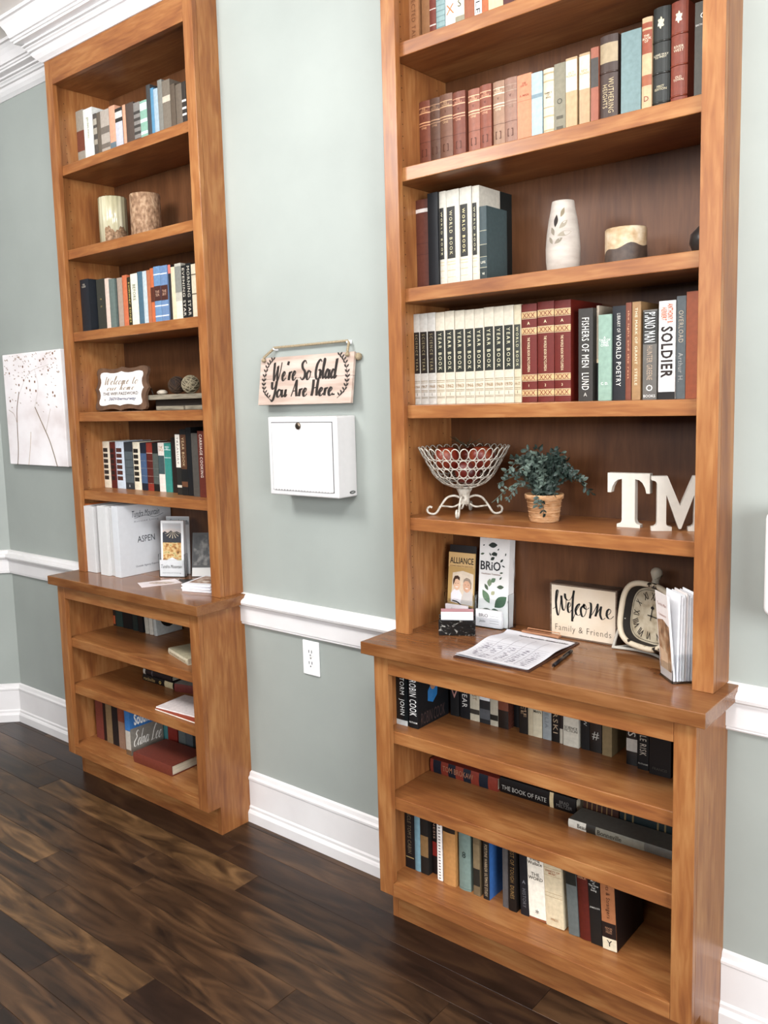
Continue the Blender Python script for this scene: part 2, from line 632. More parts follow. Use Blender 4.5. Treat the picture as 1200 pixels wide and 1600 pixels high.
def case(X, which):
    g = 0.0004
    b = thing('base_cabinet', (X, 0, 0), 'stained birch base cabinet with open book shelves under the %s counter' % which, 'cabinet', 'base cabinets along the wall')
    st = 0.049
    toe = 0.0586
    hk = 0.106
    zt = HC - TC - g

    def P(name, x0, x1, y0, y1, z0, z1, m_, bev=0.0012):
        return box(name, x0, x1, y0, y1, z0, z1, m_, b, bev)
    for s, (a, c) in enumerate(((0, 0.0195), (W - 0.0195, W))):
        # side with the toe notch cut out at its foot
        poly = [(-DB + 0.02 + g, hk), (-DB + toe, hk), (-DB + toe, 0.0), (BACK, 0.0), (BACK, zt), (-DB + 0.02 + g, zt)]
        prism('side_panel', poly, ((c, 0, 0), (0, 1, 0), (0, 0, 1), (1, 0, 0)), c - a, WOOD[2], b)
    P('stile', 0, st, -DB, -DB + 0.02, hk, zt, WOOD[2])
    P('stile', W - st, W, -DB, -DB + 0.02, hk, zt, WOOD[2])
    P('top_rail', st + g, W - st - g, -DB, -DB + 0.02, 0.770, zt, WOOD[0])
    P('bottom_rail', st + g, W - st - g, -DB, -DB + 0.02, hk, 0.145, WOOD[0])
    P('bottom_panel', 0.0195 + g, W - 0.0195 - g, -DB + 0.02 + g, BACK - 0.006 - g, 0.127, 0.145, WOOD[0], 0)
    P('toe_kick', 0.0195 + g, W - 0.0195 - g, -DB + toe, -DB + toe + 0.018, 0, hk - g, WOOD[0])
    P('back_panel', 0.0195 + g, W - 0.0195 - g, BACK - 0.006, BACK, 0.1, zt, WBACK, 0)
    for z in BSHELVES:
        P('shelf', 0.0205, W - 0.0205, -DB + 0.021, BACK - 0.007, z - 0.037, z, WOOD[0], 0.0018)
    c = box('countertop', -0.0267, W + 0.0267, -DB - 0.0261, 0, HC - TC, HC, WTOP, None, 0.002)
    c2 = box('counter_back', 0.0195, W - 0.0195, 0.0004, BACK, HC - TC, HC, WTOP, c, 0)
    c.location = (X, 0, 0)
    tag(c, 'polished birch countertop of the %s built-in bookcase' % which, 'countertop', 'bookcase counters')
    u = thing('upper_bookcase', (X, 0, HC), 'tall stained birch bookcase with five shelves above the %s counter' % which, 'bookcase', 'upper bookcases')

    def Q(name, x0, x1, y0, y1, z0, z1, m_, bev=0.0012):
        return box(name, x0, x1, y0, y1, z0 - HC, z1 - HC, m_, u, bev)
    su = 0.0474
    zt = 2.93
    for a, c_ in ((0, 0.0195), (W - 0.0195, W)):
        Q('side_panel', a, c_, -DU + 0.02 + g, BACK, HC + g, zt, WOOD[2], 0)
    Q('stile', 0, su, -DU, -DU + 0.02, HC + g, zt, WOOD[2])
    Q('stile', W - su, W, -DU, -DU + 0.02, HC + g, zt, WOOD[2])
    Q('top_rail', su + g, W - su - g, -DU, -DU + 0.02, 2.793, zt, WOOD[0])
    Q('top_panel', 0.02, W - 0.02, -DU + 0.021, BACK - 0.007, 2.80, 2.818, WOOD[0], 0)
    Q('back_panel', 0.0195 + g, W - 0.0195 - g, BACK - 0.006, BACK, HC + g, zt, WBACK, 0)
    for z in SHELVES:
        Q('shelf', 0.0205, W - 0.0205, -DU + 0.021, BACK - 0.007, z - 0.037, z, WOOD[0], 0.0018)
    # shelf pin holes drilled down the inner faces
    hv, hf = [], []
    for yy in (-0.045, 0.125):
        zz = 0.95
        while zz < 2.75:
            o = len(hv)
            for i in range(8):
                an = 2 * math.pi * i / 8
                hv.append((0.0197, yy + 0.0018 * math.cos(an), zz - HC + 0.0018 * math.sin(an)))
            hf.append(tuple(range(o, o + 8)))
            zz += 0.032
    ph = mk('pin_holes', hv, hf, mat('3A2212', 0.9, 0), u)
    ph['kind'] = 'stuff'


case(0.0, 'near')
case(XL, 'far')
ROWS = [
 ('R0', 2.49, 'books on the topmost shelf in view', [
  (0.0201, 0.0513, 0.23, -0.005, 0.177, 'B58058', 'tan cloth book with dark lettering on the topmost shelf in view', {'t': [('d', 'COLLECTED TALES', 0.08, 0.8, '7A4A30', 0.4)]}),
  (0.0631, 0.0886, 0.23, -0.005, 0.177, 'A0724E', 'plain brown cloth book on the topmost shelf in view', {}),
  (0.0892, 0.1096, 0.23, -0.005, 0.177, '7E4034', 'thin dark red book with white dots on the topmost shelf in view', {'b': [(0.22, 0.235, 'D8C8C0'), (0.4, 0.41, 'D8C8C0')]}),
  (0.1106, 0.1385, 0.23, -0.005, 0.177, '8BA5A4', 'teal book with fine ribbed spine on the topmost shelf in view', {'b': [(0.05, 0.06, '6F8A8A'), (0.11, 0.12, '6F8A8A'), (0.16999999999999998, 0.18, '6F8A8A'), (0.22999999999999998, 0.24, '6F8A8A'), (0.29, 0.3, '6F8A8A'), (0.35, 0.36, '6F8A8A'), (0.41, 0.42, '6F8A8A'), (0.47, 0.48, '6F8A8A')]}),
  (0.1406, 0.1711, 0.23, -0.005, 0.177, 'E6E2DE', 'white spined book with orange letters on the topmost shelf in view', {'t': [('h', 'X', 0.33, 0.11, 'D07A48'), ('h', 'O', 0.06, 0.06, 'D07A48')], 'b': [(0.2, 0.205, 'B0A8A0')]}),
  (0.1717, 0.2002, 0.23, -0.005, 0.177, '9A947E', 'grey green book with cream label on the topmost shelf in view', {'b': [(0.22, 0.55, 'DAD2B8')], 't': [('h', 'S', 0.36, 0.08, '4A463A')]}),
  (0.2008, 0.2307, 0.23, -0.005, 0.177, '9B5B3C', 'russet brown book on the topmost shelf in view', {}),
  (0.2317, 0.253, 0.23, -0.005, 0.177, 'ECE9E4', 'narrow white book with black letters on the topmost shelf in view', {'t': [('d', 'TALL TALES', 0.1, 0.9, '1C1C1C', 0.6)]}),
  (0.254, 0.2732, 0.23, -0.005, 0.177, 'B5653C', 'narrow burnt orange book on the topmost shelf in view', {}),
  (0.2738, 0.3165, 0.23, -0.005, 0.177, 'D9C098', 'wide cream book on the topmost shelf in view', {}),
  (0.3171, 0.3479, 0.23, -0.005, 0.177, '552826', 'dark maroon book on the topmost shelf in view', {}),
  (0.3485, 0.3824, 0.23, -0.005, 0.177, '6A4630', 'umber book at the end of the row on the topmost shelf in view', {}),
 ]),
 ('R1', 2.166, 'books on the shelf above the leaf vase', [
  (0.0201, 0.0572, 0.2014, 0.03, 0.142, '834A38', 'faded red novel with gilt bands, first of its set, above the leaf vase', {'rd': 0.004, 'b': [(0.905, 0.915, 'E0A87C'), (0.83, 0.845, 'E0A87C'), (0.7, 0.715, 'E0A87C'), (0.665, 0.675, 'E0A87C'), (0.44, 0.446, '5A3020'), (0.1, 0.106, '5A3020')], 't': [('h', 'THE\nNOVELS', 0.875, 0.05, 'E0A87C'), ('h', 'V', 0.775, 0.035, '5A3020'), ('h', 'ONE', 0.635, 0.03, 'E0A87C'), ('h', '[ ]', 0.3, 0.1, '5A3020')]}),
  (0.0578, 0.0905, 0.2015, 0.03, 0.142, '6E5042', 'brownish novel with dull gilt bands, second of its set, above the leaf vase', {'rd': 0.004, 'b': [(0.905, 0.915, 'C09878'), (0.83, 0.845, 'C09878'), (0.7, 0.715, 'C09878'), (0.665, 0.675, 'C09878'), (0.44, 0.446, '5A3020'), (0.1, 0.106, '5A3020')], 't': [('h', 'THE\nNOVELS', 0.875, 0.05, 'C09878'), ('h', 'V', 0.775, 0.035, '5A3020'), ('h', 'ONE', 0.635, 0.03, 'C09878'), ('h', '[ ]', 0.3, 0.1, '5A3020')]}),
  (0.0911, 0.1321, 0.2031, 0.03, 0.142, '86604E', 'pinkish brown novel with gilt bands, third of its set, above the leaf vase', {'rd': 0.004, 'b': [(0.905, 0.915, 'D8B088'), (0.83, 0.845, 'D8B088'), (0.7, 0.715, 'D8B088'), (0.665, 0.675, 'D8B088'), (0.44, 0.446, '5A3020'), (0.1, 0.106, '5A3020')], 't': [('h', 'THE\nNOVELS', 0.875, 0.05, 'D8B088'), ('h', 'V', 0.775, 0.035, '5A3020'), ('h', 'ONE', 0.635, 0.03, 'D8B088'), ('h', '[ ]', 0.3, 0.1, '5A3020')]}),
  (0.1336, 0.1736, 0.1996, 0.03, 0.142, '7C4534', 'brick red novel with gilt bands, fourth of its set, above the leaf vase', {'rd': 0.004, 'b': [(0.905, 0.915, 'DDA080'), (0.83, 0.845, 'DDA080'), (0.7, 0.715, 'DDA080'), (0.665, 0.675, 'DDA080'), (0.44, 0.446, '5A3020'), (0.1, 0.106, '5A3020')], 't': [('h', 'THE\nNOVELS', 0.875, 0.05, 'DDA080'), ('h', 'V', 0.775, 0.035, '5A3020'), ('h', 'ONE', 0.635, 0.03, 'DDA080'), ('h', '[ ]', 0.3, 0.1, '5A3020')]}),
  (0.1839, 0.2197, 0.1945, 0.03, 0.142, '9A604C', 'rose red novel with gilt bands, fifth of its set, above the leaf vase', {'rd': 0.004, 'b': [(0.905, 0.915, 'E8BC94'), (0.83, 0.845, 'E8BC94'), (0.7, 0.715, 'E8BC94'), (0.665, 0.675, 'E8BC94'), (0.44, 0.446, '5A3020'), (0.1, 0.106, '5A3020')], 't': [('h', 'THE\nNOVELS', 0.875, 0.05, 'E8BC94'), ('h', 'V', 0.775, 0.035, '5A3020'), ('h', 'ONE', 0.635, 0.03, 'E8BC94'), ('h', '[ ]', 0.3, 0.1, '5A3020')]}),
  (0.2209, 0.2554, 0.1965, 0.03, 0.142, '8C4E3A', 'rust red novel with gilt bands, sixth of its set, above the leaf vase', {'rd': 0.004, 'b': [(0.905, 0.915, 'E4A884'), (0.83, 0.845, 'E4A884'), (0.7, 0.715, 'E4A884'), (0.665, 0.675, 'E4A884'), (0.44, 0.446, '5A3020'), (0.1, 0.106, '5A3020')], 't': [('h', 'THE\nNOVELS', 0.875, 0.05, 'E4A884'), ('h', 'V', 0.775, 0.035, '5A3020'), ('h', 'ONE', 0.635, 0.03, 'E4A884'), ('h', '[ ]', 0.3, 0.1, '5A3020')]}),
  (0.2619, 0.2958, 0.195, 0.03, 0.142, 'A27E66', 'tan novel with gilt bands, seventh of its set, above the leaf vase', {'rd': 0.004, 'b': [(0.905, 0.915, 'E8D0B0'), (0.83, 0.845, 'E8D0B0'), (0.7, 0.715, 'E8D0B0'), (0.665, 0.675, 'E8D0B0'), (0.44, 0.446, '5A3020'), (0.1, 0.106, '5A3020')], 't': [('h', 'THE\nNOVELS', 0.875, 0.05, 'E8D0B0'), ('h', 'V', 0.775, 0.035, '5A3020'), ('h', 'ONE', 0.635, 0.03, 'E8D0B0'), ('h', '[ ]', 0.3, 0.1, '5A3020')]}),
  (0.2968, 0.3329, 0.195, 0.03, 0.142, '9C7664', 'taupe novel with small heart mark, eighth of its set, above the leaf vase', {'rd': 0.004, 'b': [(0.905, 0.915, 'A88C78'), (0.83, 0.845, 'A88C78'), (0.7, 0.715, 'A88C78'), (0.665, 0.675, 'A88C78'), (0.44, 0.446, '5A3020'), (0.1, 0.106, '5A3020')], 't': [('h', 'THE\nNOVELS', 0.875, 0.05, 'A88C78'), ('h', 'V', 0.775, 0.035, '5A3020'), ('h', 'ONE', 0.635, 0.03, 'A88C78'), ('h', '[ ]', 0.3, 0.1, '5A3020')]}),
  (0.3354, 0.3762, 0.1927, 0.03, 0.142, 'D08460', 'salmon orange cloth book above the leaf vase', {'t': [('h', 'THE\nLIFE OF', 0.87, 0.05, '9A5038'), ('h', 'A MAN', 0.73, 0.03, '9A5038')], 'b': [(0.66, 0.664, 'A85C40')]}),
  (0.3768, 0.407, 0.1882, 0.03, 0.142, 'A9BEC4', 'pale blue book with darker peaked band above the leaf vase', {'b': [(0.67, 0.72, '7F939C')]}),
  (0.4099, 0.4386, 0.1891, 0.03, 0.142, 'D6C8AC', 'cream book with tan bands and small title above the leaf vase', {'rd': 0.003, 'b': [(0.93, 0.95, 'B09A74'), (0.83, 0.85, 'B8A47E'), (0.5, 0.51, 'A88C64'), (0.38, 0.4, 'B8A47E'), (0.2, 0.22, 'B8A47E')], 't': [('h', 'FAMILY\nOF\nMAN', 0.66, 0.08, '6A5A3C')]}),
  (0.4408, 0.4711, 0.1935, 0.03, 0.142, '8C8570', 'grey green book with round emblem above the leaf vase', {'t': [('h', 'O', 0.53, 0.07, '4A4538'), ('d', 'III', 0.05, 0.35, '5A5444', 0.6)]}),
  (0.4723, 0.502, 0.1985, 0.03, 0.142, 'BFA079', 'tan book with white paper label and chipped foot above the leaf vase', {'b': [(0.6, 0.97, 'D6CAB8'), (0.09, 0.16, 'E4E0DA')], 't': [('h', 'OLD\nROADS', 0.8, 0.12, 'C89C68')]}),
  (0.5083, 0.5357, 0.1996, 0.03, 0.142, 'B99B76', 'tan book with torn cream label above the leaf vase', {'b': [(0.58, 0.97, 'D6C8B0')], 't': [('h', 'NEW\nROADS', 0.78, 0.12, 'C08A50')]}),
  (0.5386, 0.558, 0.2059, 0.03, 0.142, 'A2604A', 'narrow brick book with dark panel above the leaf vase', {'b': [(0.55, 0.88, '4A4540')]}),
  (0.5605, 0.605, 0.2248, 0.03, 0.142, '4A3830', 'dark brown leather book titled Wuthering Heights above the leaf vase', {'rd': 0.006, 'rib': [0.13, 0.62], 'b': [(0.72, 0.92, 'B09C7C')], 't': [('d', 'WUTHERING\nHEIGHTS', 0.2, 0.56, 'C8B48C', 0.62), ('h', '*', 0.06, 0.05, 'D8B888')]}),
  (0.6152, 0.6637, 0.2188, 0.03, 0.142, '7D9595', 'worn teal cloth book without title above the leaf vase', {}),
  (0.6652, 0.6889, 0.2371, 0.03, 0.142, 'D2AE86', 'cream book with red brown label bands above the leaf vase', {'rd': 0.003, 'b': [(0.9, 0.95, '9E4E32'), (0.66, 0.88, '9E4E32'), (0.36, 0.46, 'A8603E'), (0.08, 0.13, 'A8603E')], 't': [('h', 'THE\nBOOK\nOF', 0.8, 0.1, 'EBD9BC'), ('h', 'D', 0.235, 0.05, '8A3A28')]}),
  (0.6904, 0.7298, 0.2503, 0.03, 0.142, '2E302C', 'black leather book with raised bands and gilt emblems above the leaf vase', {'rd': 0.007, 'rib': [0.16, 0.42, 0.7], 'b': [], 't': [('h', 'LONG WAY\nTO WEST', 0.57, 0.055, 'E6DCC0'), ('h', 'FIRST\nEDITION', 0.29, 0.045, 'D8CCA8')], 'em': [(0.86, 0.055, 'E0D4B4'), (0.05, 0.045, 'E0D4B4')]}),
  (0.7322, 0.77, 0.2507, 0.03, 0.142, '8E4430', 'red leather book with raised bands and gilt emblems above the leaf vase', {'rd': 0.007, 'rib': [0.18, 0.45, 0.72], 'b': [], 't': [('h', 'RIVER\nWEST', 0.59, 0.055, 'E8D8BC'), ('h', 'OLD\nTOWN', 0.33, 0.045, 'E8D8BC')], 'em': [(0.86, 0.055, 'EADCC0'), (0.06, 0.045, 'EADCC0')]}),
  (0.787, 0.8221, 0.2344, 0.03, 0.142, '4E4A42', 'grey green book half behind the stile above the leaf vase', {'t': [('h', 'C', 0.87, 0.05, 'E8E4DA'), ('h', 'DICTIONARY', 0.79, 0.05, 'E8E4DA')]}),
 ]),
 ('R2', 1.842, 'books beside the leaf vase', [
  (0.0201, 0.0613, 0.2534, 0.005, 0.167, '6E3E32', 'worn red brown leather book with white chip beside the leaf vase', {'rd': 0.003, 'b': [(0.86, 0.9, 'E8E0DA'), (0.52, 0.525, '54302A'), (0.4, 0.405, '54302A')]}),
  (0.0709, 0.1046, 0.2623, -0.007, 0.179, '1C1E22', 'plain black book beside the leaf vase', {}),
  (0.1052, 0.1278, 0.2623, 0.0, 0.172, 'CCC6B8', 'cream reference volume with black title band, first of four, beside the leaf vase', {'b': [(0.3, 0.83, '262420'), (0.265, 0.272, 'C9B58A'), (0.235, 0.242, 'C9B58A'), (0.175, 0.182, 'C9B58A'), (0.105, 0.111, 'C9B58A')], 't': [('d', 'WORLD BOOK', 0.34, 0.79, 'D8CFA8', 0.36)], 'rd': 0.0015, 'bx': (0.04, 0.68), 'sp': 1.5}),
  (0.1287, 0.1708, 0.2612, 0.0, 0.172, 'CCC6B8', 'cream reference volume marked A with black title band beside the leaf vase', {'b': [(0.3, 0.83, '262420'), (0.265, 0.272, 'C9B58A'), (0.235, 0.242, 'C9B58A'), (0.175, 0.182, 'C9B58A'), (0.105, 0.111, 'C9B58A')], 't': [('d', 'WORLD BOOK', 0.34, 0.79, 'D8CFA8', 0.36)], 'rd': 0.0015, 'bx': (0.04, 0.68), 'sp': 1.5}),
  (0.1735, 0.2112, 0.2602, -0.002, 0.174, 'CCC6B8', 'cream reference volume marked C I with black title band beside the leaf vase', {'b': [(0.3, 0.83, '262420'), (0.265, 0.272, 'C9B58A'), (0.235, 0.242, 'C9B58A'), (0.175, 0.182, 'C9B58A'), (0.105, 0.111, 'C9B58A')], 't': [('d', 'WORLD BOOK', 0.34, 0.79, 'E8D8A0', 0.36)], 'rd': 0.0015, 'bx': (0.04, 0.68), 'sp': 1.5}),
  (0.2138, 0.2361, 0.2576, -0.003, 0.175, 'CCC6B8', 'cream reference volume with half black cover beside the leaf vase', {'b': [(0.3, 0.83, '262420'), (0.265, 0.272, 'C9B58A'), (0.235, 0.242, 'C9B58A'), (0.175, 0.182, 'C9B58A'), (0.105, 0.111, 'C9B58A')], 't': [('d', 'WORLD BOOK', 0.34, 0.79, 'D8CFA8', 0.36)], 'rd': 0.0015, 'bx': (0.04, 0.68), 'sp': 1.5, 'two': '1D2322'}),
  (0.2392, 0.2615, 0.2, -0.007, 0.105, '39484A', 'dark green leather book with gilt spine lines beside the leaf vase', {'side': '465658', 'b': [(0.68, 0.685, 'C8C0A0'), (0.5, 0.505, 'C8C0A0'), (0.34, 0.345, 'C8C0A0'), (0.2, 0.205, 'C8C0A0'), (0.0, 0.19, '23302E'), (0.35, 0.49, '23302E')], 't': [('h', 'LIFE', 0.27, 0.03, 'E0DCC8'), ('h', 'VI', 0.12, 0.03, 'E0DCC8')]}),
 ]),
 ('R3', 1.52, 'books on the shelf of year books', [
  (0.0201, 0.0407, 0.2574, -0.015, 0.187, 'CCC8C0', 'first of three science year books, white with black band, on the year book shelf', {'b': [(0.345, 0.8, '2A2420'), (0.255, 0.262, '9A8A6A'), (0.238, 0.243, '9A8A6A'), (0.15, 0.157, '9A8A6A'), (0.135, 0.14, '9A8A6A'), (0.08, 0.084, '8A7A5A'), (0.068, 0.072, '8A7A5A')], 't': [('d', 'SCIENCE YEAR', 0.375, 0.775, 'A89C78', 0.4), ('h', '1966', 0.197, 0.05, '9C7C50'), ('h', 'I', 0.11, 0.03, '4A4436')], 'rd': 0.001, 'bx': (0.03, 0.92), 'sp': 1.5}),
  (0.0413, 0.0676, 0.257, -0.015, 0.187, 'CCC8C0', 'second of three science year books, white with black band, on the year book shelf', {'b': [(0.345, 0.8, '2A2420'), (0.255, 0.262, '9A8A6A'), (0.238, 0.243, '9A8A6A'), (0.15, 0.157, '9A8A6A'), (0.135, 0.14, '9A8A6A'), (0.08, 0.084, '8A7A5A'), (0.068, 0.072, '8A7A5A')], 't': [('d', 'SCIENCE YEAR', 0.375, 0.775, 'A89C78', 0.4), ('h', '1967', 0.197, 0.05, '9C7C50'), ('h', 'I', 0.11, 0.03, '4A4436')], 'rd': 0.001, 'bx': (0.03, 0.92), 'sp': 1.5}),
  (0.0682, 0.0952, 0.257, -0.015, 0.187, 'CCC8C0', 'third of three science year books, white with black band, on the year book shelf', {'b': [(0.345, 0.8, '2A2420'), (0.255, 0.262, '9A8A6A'), (0.238, 0.243, '9A8A6A'), (0.15, 0.157, '9A8A6A'), (0.135, 0.14, '9A8A6A'), (0.08, 0.084, '8A7A5A'), (0.068, 0.072, '8A7A5A')], 't': [('d', 'SCIENCE YEAR', 0.375, 0.775, 'A89C78', 0.4), ('h', '1968', 0.197, 0.05, '9C7C50'), ('h', 'I', 0.11, 0.03, '4A4436')], 'rd': 0.001, 'bx': (0.03, 0.92), 'sp': 1.5}),
  (0.0963, 0.1267, 0.2556, -0.015, 0.187, 'CDC3B0', 'first of eight annual year books, cream with black band, on the year book shelf', {'b': [(0.345, 0.8, '24261F'), (0.255, 0.262, '9A8A6A'), (0.238, 0.243, '9A8A6A'), (0.15, 0.157, '9A8A6A'), (0.135, 0.14, '9A8A6A'), (0.08, 0.084, '8A7A5A'), (0.068, 0.072, '8A7A5A')], 't': [('d', 'YEAR BOOK', 0.375, 0.775, 'D6CFAE', 0.4), ('h', '1962', 0.197, 0.05, '9C7C50'), ('h', 'I', 0.11, 0.03, '4A4436')], 'rd': 0.001, 'bx': (0.03, 0.92), 'sp': 1.5}),
  (0.1278, 0.1588, 0.2564, -0.015, 0.187, 'CDC3B0', 'second of eight annual year books, cream with black band, on the year book shelf', {'b': [(0.345, 0.8, '24261F'), (0.255, 0.262, '9A8A6A'), (0.238, 0.243, '9A8A6A'), (0.15, 0.157, '9A8A6A'), (0.135, 0.14, '9A8A6A'), (0.08, 0.084, '8A7A5A'), (0.068, 0.072, '8A7A5A')], 't': [('d', 'YEAR BOOK', 0.375, 0.775, 'D6CFAE', 0.4), ('h', '1962', 0.197, 0.05, '9C7C50'), ('h', 'I', 0.11, 0.03, '4A4436')], 'rd': 0.001, 'bx': (0.03, 0.92), 'sp': 1.5}),
  (0.1609, 0.1923, 0.2552, -0.015, 0.187, 'CDC3B0', 'third of eight annual year books, cream with black band, on the year book shelf', {'b': [(0.345, 0.8, '24261F'), (0.255, 0.262, '9A8A6A'), (0.238, 0.243, '9A8A6A'), (0.15, 0.157, '9A8A6A'), (0.135, 0.14, '9A8A6A'), (0.08, 0.084, '8A7A5A'), (0.068, 0.072, '8A7A5A')], 't': [('d', 'YEAR BOOK', 0.375, 0.775, 'D6CFAE', 0.4), ('h', '1963', 0.197, 0.05, '9C7C50'), ('h', 'I', 0.11, 0.03, '4A4436')], 'rd': 0.001, 'bx': (0.03, 0.92), 'sp': 1.5}),
  (0.1936, 0.2233, 0.2542, -0.015, 0.187, 'CDC3B0', 'fourth of eight annual year books, cream with black band, on the year book shelf', {'b': [(0.345, 0.8, '24261F'), (0.255, 0.262, '9A8A6A'), (0.238, 0.243, '9A8A6A'), (0.15, 0.157, '9A8A6A'), (0.135, 0.14, '9A8A6A'), (0.08, 0.084, '8A7A5A'), (0.068, 0.072, '8A7A5A')], 't': [('d', 'YEAR BOOK', 0.375, 0.775, 'D6CFAE', 0.4), ('h', '1966', 0.197, 0.05, '9C7C50'), ('h', 'I', 0.11, 0.03, '4A4436')], 'rd': 0.001, 'bx': (0.03, 0.92), 'sp': 1.5}),
  (0.2245, 0.2537, 0.254, -0.015, 0.187, 'CDC3B0', 'fifth of eight annual year books, cream with black band, on the year book shelf', {'b': [(0.345, 0.8, '24261F'), (0.255, 0.262, '9A8A6A'), (0.238, 0.243, '9A8A6A'), (0.15, 0.157, '9A8A6A'), (0.135, 0.14, '9A8A6A'), (0.08, 0.084, '8A7A5A'), (0.068, 0.072, '8A7A5A')], 't': [('d', 'YEAR BOOK', 0.375, 0.775, 'D6CFAE', 0.4), ('h', '1967', 0.197, 0.05, '9C7C50'), ('h', 'I', 0.11, 0.03, '4A4436')], 'rd': 0.001, 'bx': (0.03, 0.92), 'sp': 1.5}),
  (0.2549, 0.2852, 0.2555, -0.015, 0.187, 'CDC3B0', 'sixth of eight annual year books, cream with black band, on the year book shelf', {'b': [(0.345, 0.8, '24261F'), (0.255, 0.262, '9A8A6A'), (0.238, 0.243, '9A8A6A'), (0.15, 0.157, '9A8A6A'), (0.135, 0.14, '9A8A6A'), (0.08, 0.084, '8A7A5A'), (0.068, 0.072, '8A7A5A')], 't': [('d', 'YEAR BOOK', 0.375, 0.775, 'D6CFAE', 0.4), ('h', '1968', 0.197, 0.05, '9C7C50'), ('h', 'I', 0.11, 0.03, '4A4436')], 'rd': 0.001, 'bx': (0.03, 0.92), 'sp': 1.5}),
  (0.2862, 0.315, 0.2549, -0.015, 0.187, 'CDC3B0', 'seventh of eight annual year books, cream with black band, on the year book shelf', {'b': [(0.345, 0.8, '24261F'), (0.255, 0.262, '9A8A6A'), (0.238, 0.243, '9A8A6A'), (0.15, 0.157, '9A8A6A'), (0.135, 0.14, '9A8A6A'), (0.08, 0.084, '8A7A5A'), (0.068, 0.072, '8A7A5A')], 't': [('d', 'YEAR BOOK', 0.375, 0.775, 'D6CFAE', 0.4), ('h', '1969', 0.197, 0.05, '9C7C50'), ('h', 'I', 0.11, 0.03, '4A4436')], 'rd': 0.001, 'bx': (0.03, 0.92), 'sp': 1.5}),
  (0.3158, 0.3449, 0.255, -0.015, 0.187, 'CDC3B0', 'eighth of eight annual year books, cream with black band, on the year book shelf', {'b': [(0.345, 0.8, '24261F'), (0.255, 0.262, '9A8A6A'), (0.238, 0.243, '9A8A6A'), (0.15, 0.157, '9A8A6A'), (0.135, 0.14, '9A8A6A'), (0.08, 0.084, '8A7A5A'), (0.068, 0.072, '8A7A5A')], 't': [('d', 'YEAR BOOK', 0.375, 0.775, 'D6CFAE', 0.4), ('h', '1970', 0.197, 0.05, '9C7C50'), ('h', 'I', 0.11, 0.03, '4A4436')], 'rd': 0.001, 'bx': (0.03, 0.92), 'sp': 1.5}),
  (0.3464, 0.3667, 0.2543, -0.015, 0.187, 'C8BBA0', 'narrow cream reference index beside the red encyclopedias, on the year book shelf', {'b': [(0.345, 0.8, '3A3A32'), (0.255, 0.262, '9A8A6A'), (0.238, 0.243, '9A8A6A'), (0.15, 0.157, '9A8A6A'), (0.135, 0.14, '9A8A6A'), (0.08, 0.084, '8A7A5A'), (0.068, 0.072, '8A7A5A')], 't': [('d', 'WORLD BOOK', 0.375, 0.775, 'D8D0A8', 0.4), ('h', 'A-Z', 0.197, 0.05, '9C7C50'), ('h', 'I', 0.11, 0.03, '4A4436')], 'rd': 0.001, 'bx': (0.03, 0.92), 'sp': 1.5}),
  (0.3677, 0.4115, 0.2529, -0.015, 0.187, '6A1E14', 'first of three red gilt encyclopedia volumes on the year book shelf', {'rd': 0.003, 'b': [(0.915, 0.92, 'E0CDA0'), (0.86, 0.912, 'C9A878'), (0.85, 0.854, 'E0CDA0'), (0.755, 0.76, 'E0CDA0'), (0.7, 0.752, 'C9A878'), (0.69, 0.694, 'E0CDA0'), (0.28, 0.284, 'E0CDA0'), (0.225, 0.276, 'C9A878'), (0.215, 0.219, 'E0CDA0'), (0.125, 0.129, 'E0CDA0'), (0.07, 0.12, 'C9A878'), (0.06, 0.064, 'E0CDA0')], 't': [('h', 'A', 0.805, 0.03, 'EAD8B0'), ('d', 'THE WORLD BOOK ENCYCLOPEDIA', 0.31, 0.66, 'EAD8B0', 0.16), ('h', '1', 0.17, 0.025, 'EAD8B0'), ('h', 'XXX', 0.885, 0.045, '7A2A1C'), ('h', 'XXX', 0.726, 0.045, '7A2A1C'), ('h', 'XXX', 0.25, 0.045, '7A2A1C'), ('h', 'XXX', 0.095, 0.045, '7A2A1C')]}),
  (0.4142, 0.4604, 0.2549, -0.015, 0.187, '6A1E14', 'second of three red gilt encyclopedia volumes on the year book shelf', {'rd': 0.003, 'b': [(0.915, 0.92, 'E0CDA0'), (0.86, 0.912, 'C9A878'), (0.85, 0.854, 'E0CDA0'), (0.755, 0.76, 'E0CDA0'), (0.7, 0.752, 'C9A878'), (0.69, 0.694, 'E0CDA0'), (0.28, 0.284, 'E0CDA0'), (0.225, 0.276, 'C9A878'), (0.215, 0.219, 'E0CDA0'), (0.125, 0.129, 'E0CDA0'), (0.07, 0.12, 'C9A878'), (0.06, 0.064, 'E0CDA0')], 't': [('h', 'A', 0.805, 0.03, 'EAD8B0'), ('d', 'THE WORLD BOOK ENCYCLOPEDIA', 0.31, 0.66, 'EAD8B0', 0.16), ('h', '2', 0.17, 0.025, 'EAD8B0'), ('h', 'XXX', 0.885, 0.045, '7A2A1C'), ('h', 'XXX', 0.726, 0.045, '7A2A1C'), ('h', 'XXX', 0.25, 0.045, '7A2A1C'), ('h', 'XXX', 0.095, 0.045, '7A2A1C')]}),
